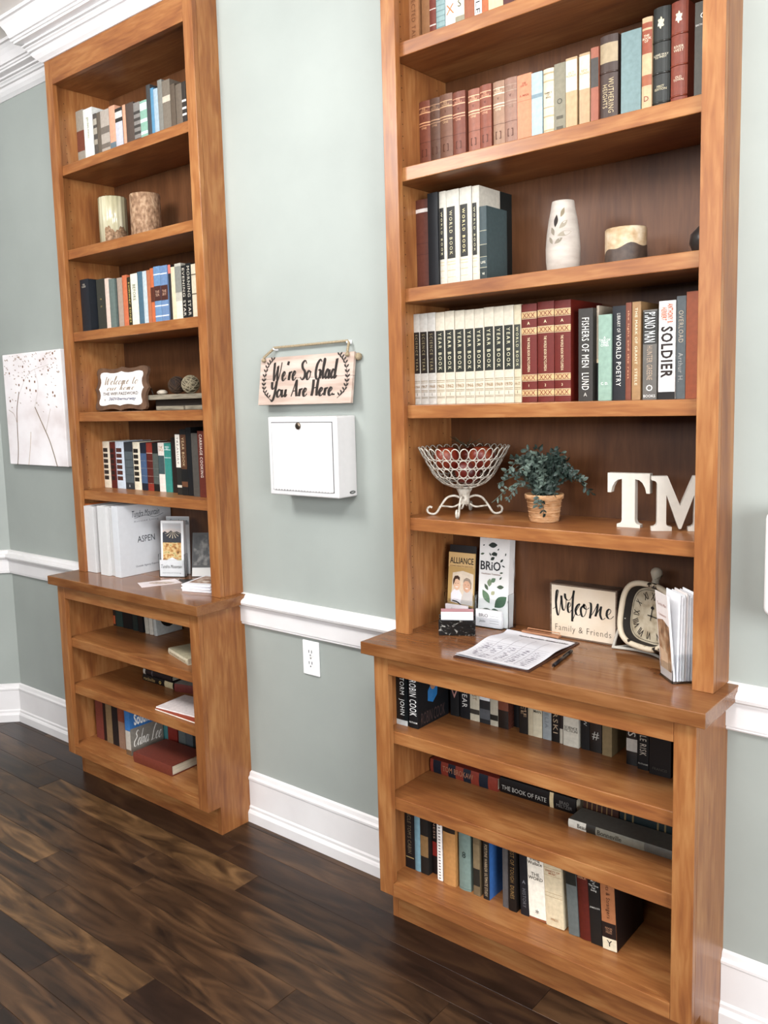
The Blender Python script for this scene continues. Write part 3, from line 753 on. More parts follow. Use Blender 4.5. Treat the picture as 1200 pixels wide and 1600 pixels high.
  (0.4622, 0.5063, 0.2537, -0.015, 0.187, '6A1E14', 'third of three red gilt encyclopedia volumes on the year book shelf', {'rd': 0.003, 'b': [(0.915, 0.92, 'E0CDA0'), (0.86, 0.912, 'C9A878'), (0.85, 0.854, 'E0CDA0'), (0.755, 0.76, 'E0CDA0'), (0.7, 0.752, 'C9A878'), (0.69, 0.694, 'E0CDA0'), (0.28, 0.284, 'E0CDA0'), (0.225, 0.276, 'C9A878'), (0.215, 0.219, 'E0CDA0'), (0.125, 0.129, 'E0CDA0'), (0.07, 0.12, 'C9A878'), (0.06, 0.064, 'E0CDA0')], 't': [('h', 'A', 0.805, 0.03, 'EAD8B0'), ('d', 'THE WORLD BOOK ENCYCLOPEDIA', 0.31, 0.66, 'EAD8B0', 0.16), ('h', '3', 0.17, 0.025, 'EAD8B0'), ('h', 'XXX', 0.885, 0.045, '7A2A1C'), ('h', 'XXX', 0.726, 0.045, '7A2A1C'), ('h', 'XXX', 0.25, 0.045, '7A2A1C'), ('h', 'XXX', 0.095, 0.045, '7A2A1C')]}),
  (0.5283, 0.5661, 0.2275, -0.015, 0.187, '3A3632', 'dark photo jacket book titled Fishers of Men on the year book shelf', {'t': [('d', 'FISHERS OF MEN  LUND', 0.12, 0.9, 'E6E2DA', 0.5), ('h', 'A', 0.07, 0.04, 'D0CCC4')]}),
  (0.5667, 0.5727, 0.2334, 0.005, 0.167, 'B8A894', 'recessed book with faded photo spine on the year book shelf', {'b': [(0.0, 0.4, '24221F'), (0.4, 0.44, 'D8C0A0')]}),
  (0.5827, 0.6159, 0.208, -0.019, 0.191, '8FAA9A', 'sage green book, A Tale of Two Cities, on the year book shelf', {'t': [('h', 'A\nTALE OF\nTWO\nCITIES', 0.69, 0.16, 'EEF0E8'), ('h', 'C. D.', 0.2, 0.03, 'EEF0E8')]}),
  (0.6165, 0.6496, 0.226, -0.015, 0.187, '1E1F24', 'black book titled Library of World Poetry on the year book shelf', {'rd': 0.002, 't': [('d', 'LIBRARY OF', 0.72, 0.92, 'D8D4CC', 0.25), ('d', 'WORLD POETRY', 0.15, 0.7, 'E4E0D8', 0.36)]}),
  (0.6504, 0.6639, 0.2313, -0.015, 0.187, '7E4430', 'narrow rust book with title reading downwards on the year book shelf', {'t': [('d', 'the light and the rest', 0.22, 0.92, 'D8A480', 0.4)]}),
  (0.6661, 0.6869, 0.2316, -0.015, 0.187, 'A58057', 'golden tan book with pale title on the year book shelf', {'t': [('d', 'THE MARK OF GRANT  STEELE', 0.15, 0.94, 'E8DCC0', 0.3)]}),
  (0.6928, 0.7259, 0.2102, -0.015, 0.187, '6E6A64', 'grey paperback titled Piano Man on the year book shelf', {'b': [(0.62, 0.98, '33322E')], 't': [('d', 'PIANO MAN', 0.64, 0.97, 'F0F0EC', 0.78), ('d', 'HUNTER GREENE', 0.22, 0.6, 'C0A890', 0.4), ('h', 'O', 0.13, 0.07, 'E4E4E0'), ('h', 'BOOKS', 0.04, 0.03, 'E4E4E0')]}),
  (0.7304, 0.7694, 0.2271, -0.015, 0.187, 'E8E5E0', 'white torn jacket book titled Soldier on the year book shelf', {'wt': 0.03, 'b': [(0, 0.075, '1E1A18')], 't': [('d', 'SOLDIER', 0.22, 0.74, '2A1A14', 0.72), ('d', 'ANTHONY B.\nHERBERT', 0.77, 0.97, 'D07048', 0.7)]}),
  (0.77, 0.7914, 0.2353, -0.011, 0.183, '62686A', 'grey book titled Overload on the year book shelf', {'t': [('d', 'OVERLOAD', 0.55, 0.86, 'C8B8A0', 0.5), ('d', 'Arthur H.', 0.17, 0.45, 'B8B4AC', 0.5)]}),
  (0.7937, 0.832, 0.2426, -0.015, 0.187, '9A4E2C', 'tall burnt orange book by the stile on the year book shelf', {}),
 ]),
 ('L1', 2.49, 'books above the two pillar candles', [
  (-1.6553, -1.6031, 0.2307, 0.005, 0.167, 'A29A8C', 'grey book with red brown panel, first of the row above the pillar candles', {'b': [(0.32, 0.66, '7A4636')]}),
  (-1.6025, -1.5412, 0.2254, 0.005, 0.167, 'DFE0DA', 'white book with pale green print above the pillar candles', {'t': [('d', 'garden notes', 0.5, 0.85, '9AA060', 0.3)]}),
  (-1.5368, -1.5129, 0.1949, 0.005, 0.167, '5B5650', 'narrow dark book with boxed labels above the pillar candles', {'b': [(0.78, 0.9, 'B8B0A0'), (0.6, 0.72, 'B0A898'), (0.4, 0.5, 'A8A090')]}),
  (-1.5116, -1.4871, 0.1937, 0.005, 0.167, '6E6458', 'narrow taupe book with dark flecks above the pillar candles', {}),
  (-1.4865, -1.4299, 0.1936, 0.005, 0.167, 'B9AEA2', 'beige book with brown stripes above the pillar candles', {'b': [(0.55, 0.68, '7E746A'), (0.27, 0.36, '7E746A')]}),
  (-1.4278, -1.3903, 0.197, 0.005, 0.167, 'D9A184', 'peach book with slate blue foot above the pillar candles', {'b': [(0, 0.32, '6F8088')]}),
  (-1.3891, -1.3432, 0.1793, 0.005, 0.167, '3A3632', 'black book with white flecked spine above the pillar candles', {'b': [(0, 0.72, 'C8C8D0'), (0.8, 0.93, 'D8D4CC')]}),
  (-1.3412, -1.323, 0.1827, 0.005, 0.167, 'D3A184', 'thin peach book above the pillar candles', {}),
  (-1.3222, -1.2723, 0.1813, 0.005, 0.167, '5A4C44', 'dark brown book above the pillar candles', {'rd': 0.002}),
  (-1.2711, -1.232, 0.1729, 0.005, 0.167, '8F8A84', 'silver and black checkered book above the pillar candles', {'b': [(0.2, 0.26, '4A4642'), (0.34, 0.4, '4A4642'), (0.48000000000000004, 0.54, '4A4642'), (0.6200000000000001, 0.68, '4A4642'), (0.76, 0.8200000000000001, '4A4642')]}),
  (-1.2308, -1.1895, 0.1698, 0.005, 0.167, '8FB8A4', 'mint green and white book above the pillar candles', {'b': [(0.3, 0.36, 'DCE8E0'), (0.55, 0.62, 'DCE8E0'), (0.8, 0.95, 'DCE8E0')]}),
  (-1.1884, -1.1648, 0.2165, 0.005, 0.167, '4A4A4A', 'tall black book with silver edge above the pillar candles', {'b': [(0, 0.02, 'C8CCD0')]}),
  (-1.164, -1.1471, 0.2005, 0.005, 0.167, '5E93B4', 'narrow bright blue book above the pillar candles', {}),
  (-1.1463, -1.1216, 0.193, 0.005, 0.167, 'A9BCC8', 'pale blue grey book above the pillar candles', {}),
  (-1.1205, -1.0957, 0.2168, 0.005, 0.167, '8A8880', 'tall grey book above the pillar candles', {}),
  (-1.095, -1.0508, 0.207, 0.005, 0.167, '83786A', 'tall taupe book with small pale label above the pillar candles', {'b': [(0.64, 0.74, 'D0C4B0')]}),
  (-1.0497, -1.0231, 0.1841, 0.005, 0.167, '66584A', 'tall brown grey book above the pillar candles', {}),
  (-1.022, -0.9876, 0.1764, 0.005, 0.167, '75685A', 'tall mushroom brown book above the pillar candles', {'rd': 0.002}),
  (-0.9862, -0.963, 0.1773, 0.005, 0.167, '3C342E', 'black book with pearl white flecks above the pillar candles', {'b': [(0.62, 0.66, 'E8E0D8'), (0.48, 0.52, 'E8E0D8'), (0.36, 0.4, 'E8E0D8')]}),
 ]),
 ('L3', 1.842, 'books below the two pillar candles', [
  (-1.6524, -1.5925, 0.2137, -0.03, 0.202, '22262C', 'thick black book with gilt title below the pillar candles', {'rd': 0.003, 't': [('h', 'THE\nGUIDE', 0.88, 0.07, 'C8C0B0')]}),
  (-1.5791, -1.5209, 0.2096, 0.0, 0.172, '3E3E36', 'dark olive book with small gilt marks below the pillar candles', {'t': [('h', 'IN', 0.62, 0.03, 'C0A868'), ('h', 'OF', 0.48, 0.03, 'C0A868')]}),
  (-1.5048, -1.4781, 0.2048, -0.01, 0.182, 'D9C3B4', 'thin pinkish white book below the pillar candles', {}),
  (-1.4772, -1.4391, 0.1994, -0.01, 0.182, '6E7C76', 'grey green book below the pillar candles', {}),
  (-1.4385, -1.4325, 0.1979, 0.0, 0.172, '241E20', 'very thin black book below the pillar candles', {}),
  (-1.4211, -1.3876, 0.1976, -0.01, 0.182, 'B09A8A', 'beige pink book below the pillar candles', {}),
  (-1.3721, -1.3421, 0.2011, -0.02, 0.192, 'C86E4A', 'orange red book below the pillar candles', {}),
  (-1.3413, -1.3194, 0.1909, -0.02, 0.192, '38301E', 'black book with yellow scribble title below the pillar candles', {'t': [('d', 'summer songs', 0.1, 0.9, 'C8B468', 0.6)]}),
  (-1.3182, -1.2746, 0.1999, -0.02, 0.192, 'E2DCC8', 'cream paperback with green title below the pillar candles', {'t': [('d', 'BEFORE', 0.5, 0.8, '5A6A50', 0.4)]}),
  (-1.2734, -1.2425, 0.203, -0.02, 0.192, '4F6E80', 'steel blue book below the pillar candles', {}),
  (-1.2413, -1.2167, 0.2017, -0.02, 0.192, 'BCC8CC', 'pale blue grey narrow book below the pillar candles', {}),
  (-1.2159, -1.1951, 0.2025, -0.02, 0.192, 'B46E4C', 'narrow terracotta book below the pillar candles', {}),
  (-1.1912, -1.171, 0.2064, -0.022, 0.194, 'C46A42', 'orange volume with brown label below the pillar candles', {'b': [(0.4, 0.66, '5A2E20')]}),
  (-1.1659, -1.1267, 0.2089, -0.025, 0.197, '6E8FB4', 'first blue volume with brown label below the pillar candles', {'b': [(0.4, 0.66, '4E2A22'), (0.12, 0.14, 'D8DCE4'), (0.3, 0.32, 'D8DCE4'), (0.85, 0.87, 'D8DCE4')], 't': [('h', 'THE\nSEA', 0.53, 0.1, 'C8A088')]}),
  (-1.1255, -1.0851, 0.2072, -0.025, 0.197, '6E8AB0', 'second blue volume with brown label below the pillar candles', {'b': [(0.4, 0.66, '4E2A22'), (0.12, 0.14, 'D8DCE4'), (0.3, 0.32, 'D8DCE4'), (0.85, 0.87, 'D8DCE4')], 't': [('h', 'THE\nSKY', 0.53, 0.1, 'C8A088')]}),
  (-1.0845, -1.0699, 0.2064, -0.02, 0.192, '2E2828', 'black book with coral red head below the pillar candles', {'b': [(0.85, 1, 'D07060')]}),
  (-1.0691, -1.0473, 0.1966, -0.02, 0.192, 'D8C8A8', 'cream narrow book below the pillar candles', {}),
  (-1.0465, -1.0103, 0.2055, -0.02, 0.192, 'BDB8AA', 'grey and cream photo jacket book below the pillar candles', {'b': [(0.5, 0.95, '8C8C84'), (0.0, 0.35, 'DAD2C0')]}),
  (-1.0092, -0.985, 0.1946, -0.02, 0.192, '1D1C1A', 'first black paperback with pale vertical title below the pillar candles', {'t': [('d', 'EVENING STAR', 0.08, 0.95, 'D8D0C0', 0.5)]}),
  (-0.9839, -0.9546, 0.1993, -0.02, 0.192, '1A1A1A', 'second black paperback with pale vertical title below the pillar candles', {'t': [('d', 'MORNING STAR', 0.08, 0.95, 'D8D0C0', 0.5)]}),
  (-0.9535, -0.9193, 0.1931, -0.02, 0.192, 'D6CAB0', 'cream book beside the stile below the pillar candles', {'b': [(0.8, 0.82, '6A5A48'), (0.45, 0.47, '6A5A48')]}),
 ]),
 ('L5', 1.2, 'books below the wifi plaque', [
  (-1.6553, -1.6056, 0.1944, 0.03, 0.142, 'D8CDB8', 'first cream volume with black label boxes below the wifi plaque', {'rd': 0.002, 'bx': (0.08, 0.74), 'b': [(0.775, 0.86, '2E2A28'), (0.655, 0.74, '2E2A28'), (0.535, 0.62, '2E2A28'), (0.415, 0.5, '2E2A28'), (0.295, 0.38, '2E2A28'), (0.175, 0.26, '2E2A28')]}),
  (-1.6042, -1.5639, 0.1922, 0.03, 0.142, '5E241E', 'dark red volume with black label boxes below the wifi plaque', {'rd': 0.002, 'bx': (0.08, 0.74), 'b': [(0.775, 0.86, '241C1C'), (0.655, 0.74, '241C1C'), (0.535, 0.62, '241C1C'), (0.415, 0.5, '241C1C'), (0.295, 0.38, '241C1C'), (0.175, 0.26, '241C1C')]}),
  (-1.5625, -1.5025, 0.1954, 0.03, 0.142, 'C9D3DE', 'pale blue white volume with brown label boxes below the wifi plaque', {'rd': 0.002, 'bx': (0.08, 0.74), 'b': [(0.775, 0.86, '5A342C'), (0.655, 0.74, '5A342C'), (0.535, 0.62, '5A342C'), (0.415, 0.5, '5A342C'), (0.295, 0.38, '5A342C'), (0.175, 0.26, '5A342C')]}),
  (-1.5011, -1.4424, 0.1934, 0.03, 0.142, '34393E', 'charcoal volume with grey panels below the wifi plaque', {'b': [(0.14, 0.8, '5A6468'), (0.62, 0.63, '2A2E32'), (0.46, 0.47, '2A2E32'), (0.3, 0.31, '2A2E32')], 't': [('h', 'B', 0.07, 0.05, 'D8D8D8')]}),
  (-1.4411, -1.3922, 0.1939, 0.03, 0.142, 'E2D8C0', 'second cream volume with black label boxes below the wifi plaque', {'rd': 0.002, 'bx': (0.08, 0.74), 'b': [(0.775, 0.86, '26241F'), (0.655, 0.74, '26241F'), (0.535, 0.62, '26241F'), (0.415, 0.5, '26241F'), (0.295, 0.38, '26241F'), (0.175, 0.26, '26241F')]}),
  (-1.391, -1.3503, 0.1918, 0.03, 0.142, '1F2634', 'navy volume with slate blue middle below the wifi plaque', {'b': [(0.15, 0.78, '4C6486'), (0.62, 0.63, 'C0C8D4'), (0.46, 0.47, 'C0C8D4'), (0.3, 0.31, 'C0C8D4')]}),
  (-1.349, -1.3114, 0.1923, 0.03, 0.142, '94372A', 'red volume with maroon middle below the wifi plaque', {'b': [(0.15, 0.78, '5E2620'), (0.78, 0.79, 'E0C8B8'), (0.62, 0.63, 'E0C8B8'), (0.46, 0.47, 'E0C8B8'), (0.3, 0.31, 'E0C8B8'), (0.15, 0.16, 'E0C8B8')]}),
  (-1.3102, -1.274, 0.1927, 0.03, 0.142, '1E1E1C', 'black volume with grey green middle below the wifi plaque', {'b': [(0.15, 0.78, '58605A'), (0.62, 0.63, 'B0B8B0'), (0.46, 0.47, 'B0B8B0'), (0.3, 0.31, 'B0B8B0')]}),
  (-1.2728, -1.2351, 0.1931, 0.03, 0.142, 'E4DAD0', 'white volume with dark teal block below the wifi plaque', {'b': [(0.36, 0.74, '46585A')], 't': [('h', 'THE\nTALE', 0.88, 0.1, 'C0885A')]}),
  (-1.2339, -1.1927, 0.1918, 0.03, 0.142, '3E9488', 'bright teal volume with white title below the wifi plaque', {'b': [(0.86, 0.87, 'E0F0EC'), (0.7, 0.71, 'E0F0EC')], 't': [('h', 'READ\nERS', 0.9, 0.08, 'E8F4F0')]}),
  (-1.1887, -1.1629, 0.2137, 0.03, 0.142, '2A201C', 'dark brown volume beside the teal one below the wifi plaque', {}),
  (-1.1103, -1.0825, 0.2309, -0.01, 0.182, '2A2824', 'black volume with white vertical label below the wifi plaque', {'b': [(0.45, 0.99, 'E4DCD0'), (0.12, 0.16, 'D0C8B8')], 't': [('d', 'TREASURY', 0.5, 0.95, '5A5048', 0.4)]}),
  (-1.075, -1.0401, 0.248, -0.015, 0.187, '1A1A1A', 'black volume with brown year book panel below the wifi plaque', {'b': [(0.4, 0.92, '5A3A26'), (0.13, 0.21, '6A4630')], 't': [('d', 'YEAR BOOK', 0.44, 0.88, 'C8B08C', 0.4)]}),
  (-1.039, -1.0101, 0.2551, -0.015, 0.187, '17181A', 'plain tall black volume below the wifi plaque', {}),
  (-1.0028, -0.9671, 0.2342, -0.02, 0.192, '55504A', 'charcoal grey slim volume below the wifi plaque', {}),
  (-0.9599, -0.923, 0.2427, -0.025, 0.197, '6A2E22', 'red brown cookbook beside the stile below the wifi plaque', {'t': [('d', 'CARRIAGE COOKING', 0.3, 0.95, 'E8DCD0', 0.4)]}),
 ]),
 ('RB1a', 0.598, 'books in the near cabinet, upper shelf', [
  (0.0201, 0.0603, 0.155, -0.14, 0.16, '1A2022', 'plastic wrapped black novel with white letters in the near cabinet, upper shelf,', {'t': [('d', 'STORM  JOHN', 0.2, 0.98, 'E4E4E0', 0.5)], 'gloss': 1, 'b': [(0, 0.1, 'C8CCCC')]}),
  (0.0649, 0.0969, 0.15, -0.14, 0.155, '101216', 'black hardback with bold slanted white title in the near cabinet, upper shelf,', {'t': [('d', 'ROBIN COOK', 0.24, 0.95, 'F2F2F0', 0.75), ('h', 'PUTNAM', 0.11, 0.07, 'E8E8E4')], 'cov': 1}),
 ]),
 ('RB1b', 0.598, 'books in the near cabinet, upper shelf', [
  (0.1071, 0.1367, 0.175, 0.01, 0.162, '1C1C1E', 'black book with pink V mark in the near cabinet, upper shelf,', {'t': [('h', 'V', 0.4, 0.3, 'B88880')]}),
  (0.1412, 0.1754, 0.17, 0.01, 0.162, '15151A', 'black book with pink script and white title in the near cabinet, upper shelf,', {'t': [('d', 'Dean', 0.55, 0.9, 'C89090', 0.5), ('d', 'FEAR', 0.2, 0.5, 'D8D4D0', 0.5)]}),
  (0.1761, 0.2077, 0.16, 0.01, 0.162, 'C4BBA6', 'cream book with black dot emblem in the near cabinet, upper shelf,', {'t': [('d', 'THE TRUST', 0.4, 0.9, '8A6A50', 0.45)], 'b': [(0.13, 0.22, '3A3630')]}),
  (0.2088, 0.2435, 0.165, 0.01, 0.162, '2A2A2C', 'black and white photo jacket book in the near cabinet, upper shelf,', {'b': [(0.42, 0.52, 'D8DADC'), (0.52, 0.72, '6A6C70'), (0.08, 0.26, '5A5C60')], 't': [('d', 'POWER', 0.66, 0.97, 'F0F0F0', 0.4)]}),
  (0.2444, 0.2698, 0.15, 0.01, 0.162, 'B8B09E', 'beige book with black square mark in the near cabinet, upper shelf,', {'b': [(0.11, 0.22, '26241F')]}),
  (0.2713, 0.3038, 0.16, 0.01, 0.162, '5A3228', 'plastic wrapped book with red brown photo in the near cabinet, upper shelf,', {'gloss': 1, 'b': [(0.0, 0.33, '241E1C'), (0.33, 1, '784434')]}),
  (0.3044, 0.3198, 0.16, 0.04, 0.132, '17181C', 'plain black book set back in the near cabinet, upper shelf,', {}),
  (0.338, 0.3651, 0.165, 0.01, 0.162, '1B1512', 'black book with tan title reading Supreme Justice in the near cabinet, upper shelf,', {'t': [('d', 'SUPREME\nJUSTICE', 0.3, 0.97, 'B89878', 0.7)]}),
  (0.3661, 0.381, 0.16, 0.01, 0.162, 'BDB096', 'thin cream book with brown title in the near cabinet, upper shelf,', {'t': [('d', 'PEACE', 0.65, 0.95, '9A6A48', 0.5)]}),
  (0.3816, 0.4085, 0.165, 0.01, 0.162, 'D0C6AC', 'cream book titled Pigman with red disc in the near cabinet, upper shelf,', {'t': [('h', 'THE\nPIG\nMAN', 0.5, 0.2, '26221C'), ('h', 'O', 0.8, 0.1, '8A3A28')]}),
  (0.4108, 0.4365, 0.165, 0.01, 0.162, '9AA0A2', 'pale grey book with black rule in the near cabinet, upper shelf,', {'b': [(0.72, 1, '3A444A')], 't': [('d', 'AMELIA', 0.2, 0.66, '7A8084', 0.4)]}),
  (0.4384, 0.4612, 0.165, 0.01, 0.162, '14100F', 'black book with tan title beside the grey one in the near cabinet, upper shelf,', {'t': [('d', 'SIKORSKI', 0.15, 0.95, 'B09A80', 0.6)]}),
  (0.4622, 0.472, 0.165, 0.01, 0.162, '2A2220', 'very thin dark book with white foot in the near cabinet, upper shelf,', {'b': [(0, 0.25, 'C0B8A8')]}),
  (0.4751, 0.5194, 0.16, 0.005, 0.167, 'CFC9BA', 'wide white book titled Foundation in the near cabinet, upper shelf,', {'t': [('h', 'SECOND\nFOUNDATION', 0.78, 0.11, '22201C'), ('h', 'SCIENCE\nFICTION', 0.3, 0.12, '4A463E')]}),
  (0.5243, 0.5478, 0.165, 0.01, 0.162, '141416', 'black book titled Claw in the near cabinet, upper shelf,', {'t': [('d', 'THE CLAW', 0.4, 0.97, 'B8B8B4', 0.4)]}),
  (0.5488, 0.5815, 0.16, 0.01, 0.162, '1E1A18', 'plastic wrapped black book with white sticker in the near cabinet, upper shelf,', {'gloss': 1, 'b': [(0.52, 0.78, 'C8C4BA')], 't': [('h', '#', 0.28, 0.14, 'B8B4AC')]}),
  (0.5856, 0.6116, 0.155, 0.005, 0.167, '8E7A58', 'tan olive book with worn cover in the near cabinet, upper shelf,', {}),
  (0.6572, 0.6854, 0.165, -0.01, 0.182, '131316', 'black book with white sticker and large pale letters in the near cabinet, upper shelf,', {'gloss': 1, 'b': [(0.22, 0.42, 'C8C4BC')], 't': [('d', 'MAAS', 0.46, 0.97, 'D4D0C8', 0.7)]}),
  (0.6906, 0.7186, 0.17, -0.02, 0.192, '111114', 'black book titled Acceptable Risk in the near cabinet, upper shelf,', {'t': [('d', 'ACCEPTABLE RISK', 0.22, 0.99, 'D8CFC0', 0.6), ('h', 'PUTNAM', 0.09, 0.05, 'C0BCB4')]}),
  (0.7241, 0.7775, 0.165, -0.03, 0.202, '181314', 'wide dark book with faint gilt rule in the near cabinet, upper shelf,', {'b': [(0.72, 0.727, '6A5A44')], 't': [('h', 'FRANCIS', 0.1, 0.04, '5A544C')]}),
 ]),
 ('RBf', 0.145, 'books on the near cabinet floor', [
  (0.0215, 0.0548, 0.19, -0.115, 0.287, '1E1C1E', 'black book with dull gilt title on the near cabinet floor', {'t': [('d', "UNCLE TOM'S CABIN", 0.25, 0.98, '8A7A60', 0.4), ('h', '_', 0.18, 0.02, 'B09868')]}),
  (0.0557, 0.0767, 0.185, -0.115, 0.287, '7FA4B2', 'thin blue grey book on the near cabinet floor', {'rd': 0.002}),
  (0.0774, 0.1054, 0.18, -0.115, 0.287, '23211F', 'black book with tan paper label on the near cabinet floor', {'b': [(0.3, 0.66, '8E6E48')]}),
  (0.107, 0.1222, 0.2, -0.095, 0.267, '1E1414', 'black paperback with red patch on the near cabinet floor', {'b': [(0.28, 0.5, 'A03028')], 't': [('d', 'GENESIS', 0.55, 0.95, 'C8A088', 0.5)]}),
  (0.1374, 0.1555, 0.2, -0.115, 0.287, 'F0EAE4', 'thin white spiral bound book on the near cabinet floor', {'t': [('d', 'IIIIIIIIIIIIIIIIIIIII', 0.03, 0.95, '4A2A20', 0.35)]}),
  (0.1606, 0.2022, 0.185, -0.12, 0.292, 'C08A52', 'orange tan book with black emblem on the near cabinet floor', {'rd': 0.003, 'b': [(0.86, 0.94, '2A2018')]}),
  (0.2108, 0.249, 0.185, -0.115, 0.287, '7E928A', 'sage grey book with small tree mark on the near cabinet floor', {'rd': 0.004, 't': [('h', '8', 0.58, 0.1, '2E3A36')], 'b': [(0.03, 0.035, '4A5450')]}),
  (0.2602, 0.2813, 0.19, -0.115, 0.287, '7A684E', 'taupe paperback with dark photo on the near cabinet floor', {'b': [(0.15, 0.42, '2A2822'), (0.42, 0.8, '8E7A5C')]}),
  (0.2927, 0.3114, 0.19, -0.115, 0.16, '23201E', 'black spined book with bright blue cover on the near cabinet floor', {'side': '3E6FB4', 't': [('d', 'FORTUNE WARRIOR ULTIMATE STUDY', 0.05, 0.85, 'C8B090', 0.5)]}),
  (0.3544, 0.372, 0.19, -0.115, 0.287, '5E5A5A', 'plain grey book on the near cabinet floor', {}),
  (0.3753, 0.3989, 0.185, -0.119, 0.291, '17120F', 'black book with gilt block letters on the near cabinet floor', {'t': [('d', 'BEST OF TOUGH', 0.45, 0.98, '8E6E44', 0.5), ('d', 'DUNES', 0.2, 0.4, '9A7A4C', 0.5)]}),
  (0.4102, 0.4353, 0.19, -0.115, 0.287, '1B1C22', 'black book with faint silver marks on the near cabinet floor', {'lean': -1.5, 't': [('h', 'A', 0.5, 0.05, '8A8A90'), ('d', 'HISTORY', 0.12, 0.4, '7A7A80', 0.4)]}),
  (0.4366, 0.4861, 0.2, -0.115, 0.287, 'EFE6D6', 'white hardback with black serif title leaning on the near cabinet floor', {'lean': -3, 'b': [(0, 0.03, '9A5A3A')], 't': [('h', 'Irving\nWallace', 0.82, 0.12, '2A1E14'), ('h', 'THE\nWORD', 0.61, 0.12, '2A1E14'), ('h', '*', 0.12, 0.06, '3A3A38')]}),
  (0.487, 0.5372, 0.205, -0.115, 0.287, 'DCCBAA', 'cream book with red small print on the near cabinet floor', {'lean': -3, 'b': [(0.78, 0.784, 'A8845A'), (0.68, 0.684, 'A8845A'), (0.45, 0.454, 'A8845A'), (0.4, 0.404, 'A8845A')], 't': [('h', 'VARIETY OF\nMUSIC', 0.73, 0.06, 'B06A48'), ('h', 'PRESS', 0.1, 0.03, 'B88A60')]}),
  (0.5509, 0.5797, 0.2, -0.115, 0.287, '6A706E', 'grey book with black head on the near cabinet floor', {'lean': -3.5, 'b': [(0.68, 1, '22241F')]}),
  (0.5814, 0.6117, 0.195, -0.115, 0.287, '5E1E14', 'dark red Holy Bible on the near cabinet floor', {'lean': -3.5, 'rd': 0.003, 't': [('h', 'HOLY\nBIBLE', 0.88, 0.08, 'C89870')]}),
  (0.6126, 0.6431, 0.195, -0.115, 0.287, '1C1A18', 'black book with white serif title on the near cabinet floor', {'lean': -3.5, 't': [('h', 'ACT\nof\nThe One\nhas\nbeing', 0.8, 0.26, 'E0DCD4'), ('h', 'JAMESON', 0.5, 0.04, 'C8C4BC')]}),
  (0.6443, 0.6812, 0.2, -0.115, 0.165, 'B4744C', 'thick copper jacket book with black and white foot on the near cabinet floor', {'lean': -3, 'side': '241A18', 'b': [(0.0, 0.155, 'E0D4B8'), (0.155, 0.36, '241816')], 't': [('d', 'Saints & Strangers', 0.42, 0.95, '3A1C14', 0.35), ('h', 'BOOK\nCLUB\nPRESS', 0.26, 0.08, 'B88868'), ('h', 'Y', 0.09, 0.08, '1E1A18')]}),
 ]),
 ('LBf', 0.145, 'books on the far cabinet floor', [
  (-1.6553, -1.6493, 0.18, -0.075, 0.247, '2A1A18', 'shadowed black brown book on the far cabinet floor', {}),  # black brown cover, set back from its row
  (-1.6274, -1.5736, 0.185, -0.105, 0.277, '7E3E34', 'red brown book on the far cabinet floor', {}),
  (-1.5712, -1.5519, 0.185, -0.105, 0.277, '2A1A18', 'thin near black book on the far cabinet floor', {}),
  (-1.5462, -1.5044, 0.185, -0.108, 0.28, '8E7454', 'tan book on the far cabinet floor', {}),
  (-1.503, -1.4604, 0.185, -0.108, 0.28, '201E20', 'black book on the far cabinet floor', {}),
  (-1.4518, -1.4055, 0.185, -0.113, 0.285, '9A7A66', 'taupe book with red head on the far cabinet floor', {'b': [(0.62, 1, '8E4A36')]}),
  (-1.371, -1.3371, 0.185, -0.135, 0.16, 'C8C0B4', 'novel showing its blue and grey jacket front on the far cabinet floor', {'jacket': 1, 'b': [(0.55, 1, '3E78B8'), (0, 0.12, '7A6048')]}),
 ]),
 ('LBg', 0.145, 'books on the far cabinet floor', [
  (-1.3517, -1.3144, 0.15, 0.03, 0.142, '4E8A8E', 'teal book behind the flat brick book, far cabinet floor', {}),
  (-1.3122, -1.252, 0.17, 0.03, 0.142, '8E2E24', 'red book with white foot behind the flat brick book, far cabinet floor', {'b': [(0, 0.08, 'E4DCD4')]}),
  (-1.2435, -1.1973, 0.165, 0.03, 0.142, '6E7472', 'first grey book behind the flat brick book, far cabinet floor', {}),
  (-1.1952, -1.1519, 0.165, 0.03, 0.142, '5E6468', 'second grey book behind the flat brick book, far cabinet floor', {}),
 ]),
 ('LB1', 0.598, 'books in the far cabinet, upper shelf', [
  (-1.6553, -1.6404, 0.15, 0.03, 0.142, '3A2E28', 'brown book with orange corner in the far cabinet, upper shelf,', {'b': [(0.05, 0.3, 'C8643C')]}),
  (-1.6356, -1.5854, 0.16, 0.03, 0.142, '28403C', 'dark green book in the far cabinet, upper shelf,', {'lean': -2}),
  (-1.583, -1.5151, 0.165, 0.03, 0.142, '16181A', 'first black book in the far cabinet, upper shelf,', {'lean': -2}),
  (-1.5128, -1.4784, 0.165, 0.03, 0.142, '20302E', 'blackish green book in the far cabinet, upper shelf,', {'lean': -2}),
  (-1.4762, -1.4422, 0.165, 0.03, 0.142, '1A1A1C', 'second black book in the far cabinet, upper shelf,', {'lean': -2}),
  (-1.4265, -1.402, 0.165, 0.03, 0.142, 'C8C2B4', 'first slim white booklet in the far cabinet, upper shelf,', {'lean': -4}),
  (-1.3976, -1.3734, 0.165, 0.03, 0.142, 'D6D0C4', 'second slim white booklet in the far cabinet, upper shelf,', {'lean': -4}),
  (-1.3668, -1.3472, 0.165, 0.03, 0.13, 'C6C8C4', 'slim booklet with dark oval on its cover in the far cabinet, upper shelf,', {'lean': -4, 'oval': 1}),
 ]),
]

# ------------------------------------------------------------------ books


def bookmat(c, gloss=False):
    return mat(c, 0.22 if gloss else 0.5, 0.10, 90.0, 0.5 if gloss else 0.35)


